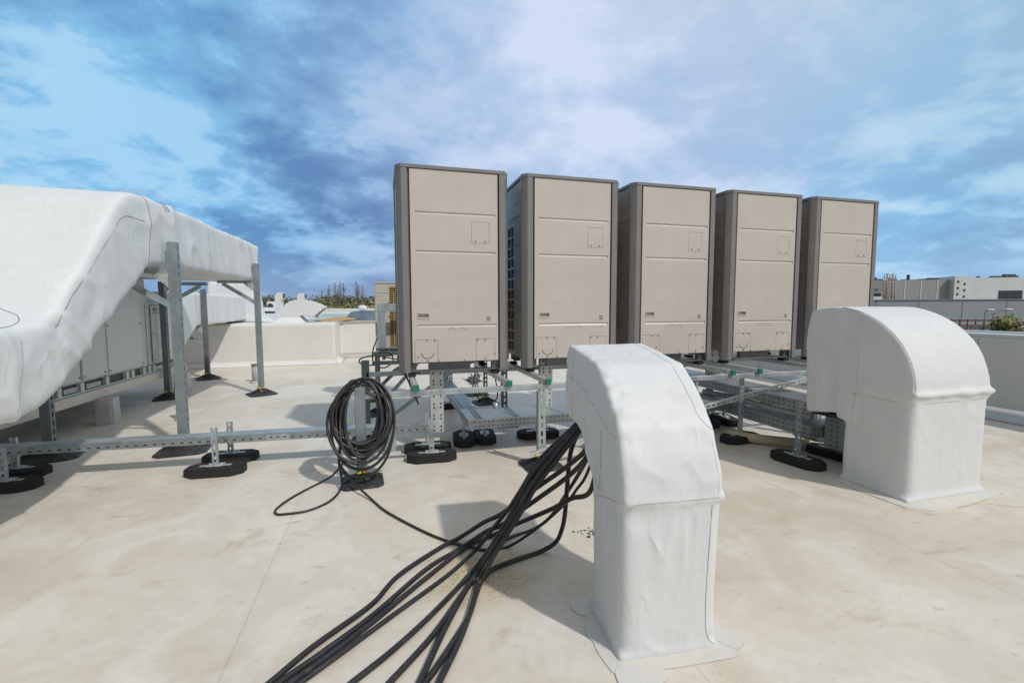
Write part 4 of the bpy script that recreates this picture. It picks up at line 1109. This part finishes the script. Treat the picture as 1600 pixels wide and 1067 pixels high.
# ------------------------------------------------------------------ posts that carry the ducts
def duct_post(label, x, y, h, mat, arm_z, arm_dx, dy, tilt=0.0, slots=True, fs=1.0, collar=True, xt=0.0):
    t = thing('duct_post', label, 'support post', (x, y, 0), 0, 'steel posts carrying the ducts')
    bm = NB(); z0 = .09
    box(bm, -.036, .036, -.036, -.031, z0, h); box(bm, -.036, -.031, -.0305, .03, z0, h)
    slotted(bm, h-z0, .060, .0, .005, .075, .045, .018, Matrix(((0, -1, 0, .036), (1, 0, 0, 0), (0, 0, 1, z0), (0, 0, 0, 1))), flanges=False)
    box(bm, -.010, .010, -.0385, -.0365, z0+.02, h-.01)
    box(bm, -.030, .030, .020, .0299, z0, h)
    recalc(bm); obj('post', bm, M[mat], t)
    bm = NB(); box(bm, .018, .028, -.028, .018, z0+.01, h-.01); obj('dark_backing', bm, M['hole'], t)  # black backing added behind the slots, standing in for shade inside the post
    bigfoot(t, 0, 0, tilt, fs, collar)
    s = 1 if arm_dx > 0 else -1
    bm = NB(); bar(bm, (s*.037, 0, arm_z-.022), (arm_dx, 0, arm_z-.022), .041, .042); bar(bm, (s*.037, 0, arm_z-.047), (arm_dx, 0, arm_z-.047), .06, .006); obj('arm', bm, M['galv'], t)
    bm = NB(); bar(bm, (s*.03, -.032, arm_z-.32), (arm_dx*.86, -.032, arm_z-.055), .006, .05); bar(bm, (s*.03, -.03, arm_z-.345), (arm_dx*.86, -.004, arm_z-.082), .052, .006); obj('diagonal_brace', bm, M['galv'], t)
    bm = NB(); prism(bm, [(s*.037, arm_z-.05), (s*.17, arm_z-.05), (s*.037, arm_z-.17)], -.040, -.036, 'y'); recalc(bm)
    for q in ((s*.06, arm_z-.075), (s*.11, arm_z-.07), (s*.06, arm_z-.125)): cyl(bm, (q[0], -.04, q[1]), (q[0], -.046, q[1]), .009, seg=6)
    obj('gusset_plate', bm, M['galv_light'], t)
    return t
duct_post('tall slotted post nearest the camera carrying the right side of the big duct', -1.763, 4.665, 1.845, 'galv_post', 1.625, -.55, 0, .1, fs=1.0)
duct_post('tall slotted post at the far right corner of the big duct, free-standing against the sky', -1.776, 7.397, 1.91, 'galv_post', 1.675, -.50, 0, .5, fs=.92)
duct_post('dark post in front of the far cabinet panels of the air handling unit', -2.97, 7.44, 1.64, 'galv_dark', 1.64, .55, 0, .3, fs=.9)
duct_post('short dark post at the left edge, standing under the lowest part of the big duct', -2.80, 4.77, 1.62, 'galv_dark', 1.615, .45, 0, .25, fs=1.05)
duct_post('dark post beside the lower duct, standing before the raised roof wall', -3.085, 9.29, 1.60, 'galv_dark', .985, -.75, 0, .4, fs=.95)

# ------------------------------------------------------------------ air handling unit
A0 = Vector((-3.05, 6.3, .29))
ah = thing('air_handling_unit', 'long grey-green air handling unit on a cream beam behind the big white duct', 'air handler', A0)
def aob(name, bm, mats, par=None):
    bmesh.ops.translate(bm, vec=-A0, verts=bm.verts); return obj(name, bm, mats, par or ah)
bm = NB(); box(bm, -4.6, -3.075, 4.0, 7.20, .50, 1.65, bev=.01); box(bm, -4.6, -3.085, 7.2, 8.24, .50, 1.36, bev=.01); aob('casing', bm, M['ahu_frame'])
bm = NB(); box(bm, -4.65, -3.04, 7.25, 8.28, 1.475, 1.50); box(bm, -4.55, -3.16, 7.205, 8.2, 1.361, 1.474); aob('roof_lid', bm, M['ahu_frame'])
PAN = [(4.30, 5.05), (5.10, 5.72), (5.76, 6.17), (6.23, 7.0), (7.30, 8.0), (8.04, 8.22)]
for k, (a, b) in enumerate(PAN):
    z1 = 1.60 if b < 7.1 else 1.31
    bm = NB(); box(bm, -3.0745, -3.055, a, b, .525, z1, bev=.004); p = aob('panel', bm, M['ahu'])
    bm = NB()
    for q in (.56, (z1+.55)/2, z1-.05):
        for yy in (a+.025, b-.025): cyl(bm, (-3.0548, yy, q), (-3.049, yy, q), .009, seg=8)
    aob('latch', bm, M['ahu_dark'], p)
bm = NB()
for y in (6.2, 7.03, 7.17): box(bm, -3.0744, -3.062, y-.014 if y != 6.2 else y-.022, y+.014 if y != 6.2 else y+.022, .51, 1.62 if y < 7.1 else 1.33)
aob('corner_rail', bm, M['ahu_frame'])
bm = NB(); box(bm, -3.069, -3.0665, 7.31, 7.99, 1.312, 1.318); aob('panel_gap', bm, M['ahu_dark'])
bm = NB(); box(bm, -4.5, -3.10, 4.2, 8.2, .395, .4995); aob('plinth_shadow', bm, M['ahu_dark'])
bm = NB()
for y in (4.6, 5.4, 5.75, 6.2, 6.62, 6.75, 7.03, 7.17, 7.30, 7.95, 8.2): box(bm, -3.0995, -3.06, y-.03, y+.03, .3955, .4995)
box(bm, -3.0995, -3.062, 4.0, 8.22, .3952, .41)
aob('plinth_frame', bm, M['ahu_frame'])
bm = NB()
for y0, y1 in ((5.84, 6.1), (7.34, 7.88), (5.48, 5.7)): box(bm, -3.0992, -3.075, y0, y1, .42, .47)
aob('lift_plate', bm, M['galv_tray'])
bm = NB(); box(bm, -3.16, -3.04, 3.2, 8.3, .29, .39, bev=.004); box(bm, -4.6, -4.48, 3.2, 8.3, .29, .39); aob('base_beam', bm, M['cream'])
for y in (3.9, 6.03, 8.0):
    bm = NB(); prism(bm, [(-.092, -.092), (.092, -.092), (.092, .092), (-.092, .092)], 0, .285, 'z')
    for v in bm.verts:
        if v.co.z > .1: v.co.x *= .93; v.co.y *= .93
    recalc(bm); bmesh.ops.bevel(bm, geom=[e for e in bm.edges if abs(e.verts[0].co.z-e.verts[1].co.z) > .1], offset=.02, segments=3, affect='EDGES')
    bmesh.ops.translate(bm, vec=(-3.0, y, .001), verts=bm.verts); aob('pedestal', bm, M['pipe'])
def text_mesh(name, body, size, par, mat, loc, rot):
    cu_ = bpy.data.curves.new('txt', 'FONT'); cu_.body = body; cu_.size = size; cu_.extrude = .0006
    o = bpy.data.objects.new('txt', cu_); COL.objects.link(o); dg = bpy.context.evaluated_depsgraph_get(); dg.update()
    me = bpy.data.meshes.new_from_object(o.evaluated_get(dg)); bpy.data.objects.remove(o)
    n = obj_me(name, me, mat, par); n.location = Vector(loc)-A0; n.rotation_euler = rot; return n
RT = (R(90), 0, R(90))
text_mesh('lettering', 'AT Aeen', .060, ah, M['textblack'], (-3.0540, 7.42, 1.235), RT)
text_mesh('small_lettering', 'Pro Ae  Aeeneon', .026, ah, M['textred'], (-3.0540, 7.40, 1.200), RT)
bm = NB(); tube(bm, [(-3.0535, 7.345, 1.225), (-3.0535, 7.375, 1.29), (-3.0535, 7.405, 1.215)], .004, 4); tube(bm, [(-3.0535, 7.32, 1.21), (-3.0535, 7.35, 1.195)], .006, 4); aob('emblem', bm, M['textblack'])

# ------------------------------------------------------------------ roof outlets and far roof things
def outlet(label, x, y, r, h):
    t = thing('roof_outlet_pipe', label, 'pipe', (x, y, 0), 0, 'short grey outlet pipes')
    bm = NB(); cyl(bm, (0, 0, 0), (0, 0, h), r, seg=20); cyl(bm, (0, 0, 0), (0, 0, .03), r*1.5, r*1.02, 20); obj('pipe', bm, M['pipe'], t)
    bm = NB(); cyl(bm, (0, 0, h-.005), (0, 0, h+.02), r*1.12, seg=20); obj('rim', bm, M['pipelid'], t)
outlet('short grey outlet pipe beside the far free-standing duct post', -2.13, 8.62, .075, .30)
outlet('short grey outlet pipe half hidden by the nearest tall duct post', -2.27, 5.98, .052, .30)

def far_hood(name, label, x, y, z, s, flip=1):
    t = thing(name, label, 'vent hood', (x, y, z)); 
    K = .0163
    px = [(425, 498), (425.5, 490), (427.5, 483), (431, 477.5), (437, 473.6), (444, 472), (452, 471.5), (460, 472.3), (468, 474.4), (477, 478.4), (484, 482.4),
          (467, 496.6), (459, 494.6), (452, 494.2), (449.5, 495.5), (449.5, 498)]
    poly = [((x_-437)*K, (504-y_)*K) for x_, y_ in px]
    bm = NB(); prism(bm, poly, -.24, .24, 'y'); recalc(bm)
    bmesh.ops.bevel(bm, geom=[e for e in bm.edges if abs(e.verts[0].co.y-e.verts[1].co.y) < 1e-4], offset=.015, segments=2, affect='EDGES')
    obj('elbow', bm, M['wrap'], t, False)
    bm = NB()
    a = [bm.verts.new((x_, y_, 0)) for x_, y_ in ((-.36, -.38), (.32, -.38), (.32, .38), (-.36, .38))]; b = [bm.verts.new((x_, y_, .13)) for x_, y_ in ((-.205, -.25), (.212, -.25), (.212, .25), (-.205, .25))]
    for i in range(4): bm.faces.new((a[i], a[(i+1) % 4], b[(i+1) % 4], b[i]))
    recalc(bm); obj('flared_foot', bm, M['wrap'], t)
    (x0, z0), (x1, z1) = poly[10], poly[11]; d = Vector((x1-x0, 0, z1-z0)).normalized(); n = Vector((-d.z, 0, d.x)); n = n if n.x > 0 else -n
    bm = NB(); p0, p1 = Vector((x0, 0, z0))+d*.035+n*.003, Vector((x1, 0, z1))-d*.035+n*.003
    bm.faces.new([bm.verts.new(v_) for v_ in (p0+Vector((0, -.2, 0)), p1+Vector((0, -.2, 0)), p1+Vector((0, .2, 0)), p0+Vector((0, .2, 0)))])
    obj('opening', bm, M['ahu_dark'], t)
far_hood('gooseneck_hood', 'white gooseneck hood on the raised roof with its open mouth to the right', -2.10, 11.75, .925, .80)
def stack_hood(label, px, dist, h, s):
    x, y = dirpt(px, dist); t = thing('exhaust_hood', label, 'vent hood', (x, y, .93), -.25, 'far white exhaust hoods')
    bm = NB(); prism(bm, [(-.22, 0), (-.22, h-.25), (-.13, h-.07), (.04, h), (.27, h-.02), (.27, h-.42), (.13, h-.46), (.12, 0)], -.22, .22, 'y'); recalc(bm)
    obj('elbow', bm, M['wrap'], t)
    bm = NB(); box(bm, .271, .276, -.18, .18, h-.38, h-.06); obj('opening', bm, M['window'], t)
    bm = NB(); box(bm, -.72, -.225, -.3, .3, .08, .72, bev=.06, seg=3); obj('fan_box', bm, M['wrap'], t)
    bm = NB(); cyl(bm, (-.47, -.300, .40), (-.47, -.306, .40), .2, seg=16); obj('fan_opening', bm, M['window'], t)
stack_hood('far white exhaust hood on the raised roof, left one of two before the woodland', 439, 33, 1.30, .62)
stack_hood('far white exhaust hood on the raised roof, right one of two before the woodland', 473, 33, 1.28, .60)
for px, lab in ((487.5, 'far pale metal fan drum on the raised roof, left of the touching pair'), (494, 'far pale metal fan drum on the raised roof, right of the touching pair')):
    x, y = dirpt(px, 30); t = thing('roof_fan', lab, 'fan', (x, y, .93), 0, 'far pale fan drums')
    bm = NB(); cyl(bm, (0, 0, .05), (0, 0, .58), .16, .15, 16); cyl(bm, (0, 0, .58), (0, 0, .61), .17, .1, 16); obj('drum', bm, M['galv_light'], t)
    bm = NB(); cyl(bm, (0, 0, 0), (0, 0, .06), .24, .2, 16); obj('foot', bm, M['wrap'], t)
x, y = dirpt(567, 36); t = thing('mushroom_vent', 'small white mushroom vent on the raised roof left of the small beige outdoor unit', 'vent', (x, y, .93))
bm = NB(); cyl(bm, (0, 0, 0), (0, 0, .3), .14, seg=12); obj('stem', bm, M['wrap'], t)
bm = NB(); bmesh.ops.create_uvsphere(bm, u_segments=16, v_segments=8, radius=.34); bmesh.ops.transform(bm, matrix=Matrix.Translation((0, 0, .3)) @ Matrix.Diagonal((1, 1, .6, 1)), verts=bm.verts); obj('cap', bm, M['wrap'], t, True)
# tarpaulin heap, plywood and blue sheets on the raised roof
bm = NB(); W_ = 14; H_ = 6
grid = [[None]*(H_+1) for _ in range(W_+1)]
for i in range(W_+1):
    for j in range(H_+1):
        x = -1.02+i*.16; yy = 12.55+j*.16; e = min(i/1.2, (W_-i)/1.2, 1)*min(j/.8, (H_-j)/.8, 1)
        z = .945+.235*e+.022*N3((x, yy, 0), 5.0, 2.0)*e
        grid[i][j] = bm.verts.new((x+.03*N3((x, yy, 1), 4, 5), yy, max(.936, z)))
for i in range(W_):
    for j in range(H_): bm.faces.new((grid[i][j], grid[i+1][j], grid[i+1][j+1], grid[i][j+1]))
lo = [bm.verts.new((v_.co.x, v_.co.y, .932)) for v_ in [grid[i][0] for i in range(W_+1)]]
for i in range(W_): bm.faces.new((lo[i], lo[i+1], grid[i+1][0], grid[i][0]))
recalc(bm); tag(obj('tarpaulin', bm, M['tarp'], None, False), 'blue-grey tarpaulin spread over a heap on the raised roof left of the small outdoor unit', 'tarpaulin')
bm = NB(); box(bm, -.40, .40, -.30, .30, 0, .02); o = obj('plywood_board', bm, M['plywood']); o.location = (-1.22, 12.35, .955); o.rotation_euler = (R(4), R(-5), .5)
tag(o, 'yellow plywood board sticking out from under the blue-grey tarpaulin', 'board')
bm = NB(); box(bm, -.55, .55, -.22, .22, 0, .035); o = obj('insulation_sheet', bm, M['sheet_blue']); o.location = (-1.95, 12.9, .932); tag(o, 'pale blue flat sheet lying on the raised roof beside the gooseneck with the open mouth', 'sheet')
bm = NB(); box(bm, -.8, .8, -.4, .4, 0, .12); o = obj('insulation_sheet', bm, M['sheet_blue']); o.location = (-1.35, 16.2, .932); o.rotation_euler = (0, 0, .2); tag(o, 'pale blue flat pack on the raised roof behind the tarpaulin', 'sheet')
for k, (px, d, w) in enumerate(((408, 30, 1.6), (418, 34, 1.2))):
    x, y = dirpt(px, d); t = thing('roof_unit', ('low white roof box with a dark base just right of the far duct post', 'small white roof box behind the low one near the far duct post')[k], 'roof unit', (x, y, .93))
    bm = NB(); box(bm, -w/2, w/2, -.4, .4, .12, .34, bev=.02); obj('case', bm, M['wrap'], t)
    bm = NB(); box(bm, -w/2+.1, w/2-.1, -.3, .3, 0, .118); obj('base', bm, M['ahu_dark'], t)

# ------------------------------------------------------------------ cables
CABLES = [
    ('A', 0.0115, [(-0.446, 1.582, 0.012), (-0.405, 1.618, 0.012), (-0.283, 1.756, 0.012), (-0.081, 1.942, 0.012), (0.035, 2.12, 0.012), (0.249, 2.312, 0.012), (0.37, 2.393, 0.012), (0.48, 2.297, 0.126), (0.563, 2.225, 0.197), (0.697, 2.081, 0.37), (0.812, 1.941, 0.524), (0.867, 1.85, 0.63)]),
    ('B', 0.0115, [(-0.413, 1.559, 0.012), (-0.367, 1.615, 0.012), (-0.247, 1.719, 0.012), (-0.07, 1.884, 0.012), (0.166, 2.153, 0.012), (0.354, 2.295, 0.012), (0.477, 2.208, 0.131), (0.55, 2.16, 0.181), (0.653, 2.076, 0.299), (0.806, 1.94, 0.478), (0.872, 1.86, 0.597)]),
    ('C', 0.0115, [(-0.39, 1.54, 0.012), (-0.334, 1.598, 0.012), (-0.192, 1.723, 0.012), (-0.054, 1.855, 0.012), (0.159, 2.074, 0.012), (0.401, 2.308, 0.012), (0.55, 2.378, 0.012), (0.65, 2.237, 0.131), (0.766, 2.047, 0.278), (0.823, 1.925, 0.377), (0.87, 1.8, 0.473)]),
    ('D', 0.0100, [(-0.355, 1.555, 0.01), (-0.307, 1.592, 0.01), (-0.172, 1.697, 0.01), (0.028, 1.859, 0.01), (0.25, 2.04, 0.01), (0.402, 2.201, 0.01), (0.444, 2.181, 0.065), (0.513, 2.143, 0.174), (0.571, 2.111, 0.264), (0.621, 2.078, 0.363), (0.706, 2.019, 0.535), (0.773, 1.959, 0.715), (0.809, 1.93, 0.795)]),
    ('E', 0.0115, [(-0.191, 1.492, 0.012), (-0.137, 1.542, 0.012), (-0.001, 1.653, 0.012), (0.165, 1.817, 0.012), (0.375, 2.06, 0.012), (0.472, 2.04, 0.145), (0.552, 2.02, 0.285), (0.602, 2.007, 0.382), (0.685, 1.986, 0.527), (0.759, 1.964, 0.69), (0.821, 1.95, 0.784)]),
    ('F', 0.0115, [(-0.071, 1.448, 0.012), (-0.014, 1.507, 0.012), (0.153, 1.691, 0.012), (0.288, 1.882, 0.012), (0.369, 1.994, 0.012), (0.428, 1.985, 0.109), (0.502, 1.974, 0.218), (0.583, 1.962, 0.335), (0.636, 1.952, 0.446), (0.715, 1.938, 0.592), (0.794, 1.924, 0.746), (0.821, 1.92, 0.781)]),
    ('G', 0.0115, [(0.049, 1.414, 0.012), (0.084, 1.479, 0.012), (0.21, 1.73, 0.012), (0.363, 1.995, 0.012), (0.446, 2.114, 0.012), (0.49, 2.091, 0.096), (0.556, 2.056, 0.22), (0.625, 2.018, 0.359), (0.7, 1.974, 0.511), (0.772, 1.931, 0.656), (0.825, 1.9, 0.756)]),
    ('H', 0.0115, [(0.065, 1.424, 0.012), (0.112, 1.485, 0.012), (0.16, 1.547, 0.012), (0.295, 1.745, 0.012), (0.35, 1.868, 0.012), (0.403, 1.984, 0.012), (0.458, 2.053, 0.012), (0.531, 2.089, 0.012), (0.633, 2.12, 0.012), (0.754, 2.154, 0.012), (0.825, 2.127, 0.064), (0.851, 2.103, 0.144), (0.857, 2.077, 0.243), (0.85, 2.037, 0.389), (0.845, 1.981, 0.588), (0.841, 1.93, 0.757)]),
    ('I', 0.0115, [(0.117, 1.4, 0.012), (0.148, 1.461, 0.012), (0.249, 1.639, 0.012), (0.329, 1.813, 0.012), (0.385, 1.954, 0.012), (0.421, 1.953, 0.076), (0.469, 1.951, 0.155), (0.542, 1.949, 0.261), (0.609, 1.947, 0.363), (0.683, 1.945, 0.471), (0.758, 1.942, 0.608), (0.83, 1.94, 0.734)]),
    ('J', 0.0075, [(-0.33, 3.443, 0.13), (-0.295, 3.384, 0.1), (-0.219, 3.246, 0.055), (-0.11, 3.066, 0.012), (-0.013, 2.853, 0.008), (0.185, 2.543, 0.008), (0.319, 2.38, 0.008), (0.411, 2.306, 0.008), (0.486, 2.251, 0.008), (0.601, 2.252, 0.008), (0.695, 2.187, 0.094), (0.79, 2.11, 0.21), (0.861, 2.039, 0.325), (0.887, 2.004, 0.388), (0.918, 1.95, 0.488)]),
    ('K', 0.0095, [(0.519, 2.246, 0.03), (0.652, 2.346, 0.01), (0.787, 2.383, 0.01), (0.845, 2.258, 0.131), (0.871, 2.087, 0.33), (0.877, 1.953, 0.478), (0.871, 1.85, 0.588)]),
    ('L', 0.0075, [(-0.311, 3.433, 0.16), (-0.394, 3.498, 0.05), (-0.481, 3.482, 0.008), (-0.601, 3.304, 0.008), (-0.671, 3.156, 0.008), (-0.69, 3.065, 0.008), (-0.668, 3.013, 0.008), (-0.622, 3.0, 0.008), (-0.496, 3.01, 0.008), (-0.394, 3.097, 0.008), (-0.336, 3.192, 0.022), (-0.317, 3.313, 0.04), (-0.332, 3.406, 0.11)]),
]
LAB = {
 'A': 'thick black cable lying outermost on the left of the bundle across the roof',
 'B': 'thick black cable second from the left, close under the outermost one',
 'C': 'thick black cable third from the left, inner one of the tight left group',
 'D': 'thinner black cable running alone just right of the tight left group',
 'E': 'thick black cable in the middle of the fan, second lone strand from the left group',
 'F': 'thick black cable in the middle of the fan, leftmost strand at the bottom right',
 'G': 'thick black cable in the right group, splitting from its neighbour near the bottom edge',
 'H': 'thick black cable that loops out to the right under the hood before joining the bundle',
 'I': 'thick black cable lying outermost on the right of the bundle',
 'J': 'thin black cable running from the coil post under the bundle to the front hood',
 'K': 'short black cable curving up behind the front hood from the middle of the bundle',
 'L': 'thin black cable end making a narrow loop on the roof left of the coil'}
zoff = {'G': .016, 'H': .0, 'I': .012, 'E': .006, 'F': .010, 'D': .020, 'A': .010, 'B': .0, 'C': .004, 'J': 0, 'K': .01, 'L': 0}
for k, r, pts in CABLES:
    P = [Vector(p) for p in pts]
    n = len(P)
    for i, p in enumerate(P):
        if k in zoff and i > 1: p.z += zoff[k]*min(1, (i-1)/3)
    if k in 'ABCK':                                              # run on up into the mouth of the hood
        e = P[-1]; P.append(Vector((.95 if k != 'B' else 1.0, 1.88, .74)))
    elif k not in 'JL':
        P = [p for p in P if p.z < .60]; j = 'DEFGHI'.index(k)*.012
        P += [Vector((.868+j*.6, 1.985-j*.4, .715)), Vector((.892+j, 1.975-j*.4, .77)), Vector((.93+j, 1.96, .82))]
    if k == 'J': P.append(Vector((.98, 1.9, .74)))
    # carry on off the near side of the roof, beyond the picture
    if k not in 'JKL':
        d = (P[0]-P[1]).normalized(); P = [P[0]+d*.9, P[0]+d*.4]+P
        for q in P[:2]: q.z = r
    bm = NB(); tube(bm, catmull(P, 8), r, 10)
    tag(obj('black_cable', bm, M['cable']), LAB[k], 'cable', 'black cables on the roof')
# hanging coil on the first frame leg
rnd = random.Random(21); bm = NB()
def loop_pts(cx, cz, a, b, tilt, y0, lean, ph, n=26, wob=.012):
    out = []
    for i in range(n):
        t_ = 2*math.pi*i/n+ph; x = a*math.sin(t_); z = b*math.cos(t_)
        x, z = x*math.cos(tilt)-z*math.sin(tilt), x*math.sin(tilt)+z*math.cos(tilt)
        y = y0+lean*(z/b)+wob*math.sin(2*t_+ph*3)
        out.append(Vector((cx+x, y, cz+z)))
    return out
turn = []
for k in range(25):
    a = rnd.uniform(.120, .208); b = rnd.uniform(.198, .268)
    q = loop_pts(-.178+rnd.uniform(-.018, .022), .485+rnd.uniform(-.012, .012)+(.262-b)*.55, a, b, rnd.uniform(-.18, .02), 3.405+rnd.uniform(-.04, .035), .088, 0, 26, rnd.uniform(-.025, .025))
    turn += q
tube(bm, catmull(turn, 2), .0098, 8)
big = loop_pts(-.165, .45, .215, .315, -.08, 3.375, .07, .3); tube(bm, catmull(big, 3, True), .0098, 8, closed=True)
lo_ = loop_pts(-.20, .435, .205, .25, .25, 3.37, .08, 1.3); tube(bm, catmull(lo_, 3, True), .0098, 8, closed=True)
tube(bm, catmull([(-.30, 3.33, .40), (-.33, 3.34, .25), (-.335, 3.40, .13), (-.30, 3.36, .10), (-.2, 3.30, .085), (-.08, 3.30, .12), (.0, 3.33, .22), (.045, 3.36, .38)], 6), .0098, 8)
tag(obj('cable_coil', bm, M['cable']), 'big coil of black cable hung on the first leg of the steel frame', 'cable coil')
for nm, lab, pts, r in (
    ('a', 'black lead hanging from the first unit down to the coil', [(.14, 4.6, .70), (.06, 4.9, .60), (-.04, 4.8, .47), (-.13, 3.9, .60), (-.15, 3.55, .70)], .009),
    ('b', 'short black lead dropping from the corner of the first unit to the front rail', [(.14, 4.02, .74), (.17, 3.95, .68), (.205, 3.8, .60), (.24, 3.6, .52)], .008),
    ('c', 'thin black lead looping below the small beige outdoor unit', [(-.09, 5.92, .90), (-.15, 5.86, .74), (-.14, 5.84, .58), (-.02, 5.82, .53), (.08, 5.84, .60), (.07, 5.86, .69), (-.05, 5.87, .715), (-.10, 5.86, .69)], .008),
    ('d', 'thin black lead stretching left in a flat loop from under the small beige outdoor unit', [(.20, 5.72, .63), (.05, 5.70, .66), (-.12, 5.69, .70), (-.28, 5.68, .67), (-.30, 5.68, .62), (-.22, 5.68, .585), (-.08, 5.68, .59)], .008),
    ('e', 'thin black lead hanging by the far stand leg and curling over its foot', [(1.15, 5.7, .72), (1.10, 5.66, .50), (1.08, 5.62, .36), (1.05, 5.6, .22), (1.22, 5.6, .06), (1.38, 5.65, .12), (1.36, 5.75, .42), (1.30, 5.8, .7)], .008)):
    bm = NB(); tube(bm, catmull(pts, 8), r, 8); tag(obj('power_lead', bm, M['cable']), lab, 'cable', 'thin black leads behind the frame')
# a few blown-in bits on the membrane
rnd = random.Random(4)
bm = NB()
for k in range(26):
    c = Vector((1.10+rnd.gauss(0, .045), 2.28+rnd.gauss(0, .028), .003)); s = rnd.uniform(.004, .014); a = rnd.uniform(0, 6)
    prism(bm, [(c.x+s*math.cos(a+q)*rnd.uniform(.5, 1.3), c.y+s*math.sin(a+q)*rnd.uniform(.4, 1)) for q in (0, 1.5, 3, 4.6)], .0005, .004, 'z')
recalc(bm); o = obj('leaf_litter', bm, M['debris']); o['kind'] = 'stuff'; tag(o, 'dark bits of leaf litter on the roof left of the front hood', 'leaf litter')
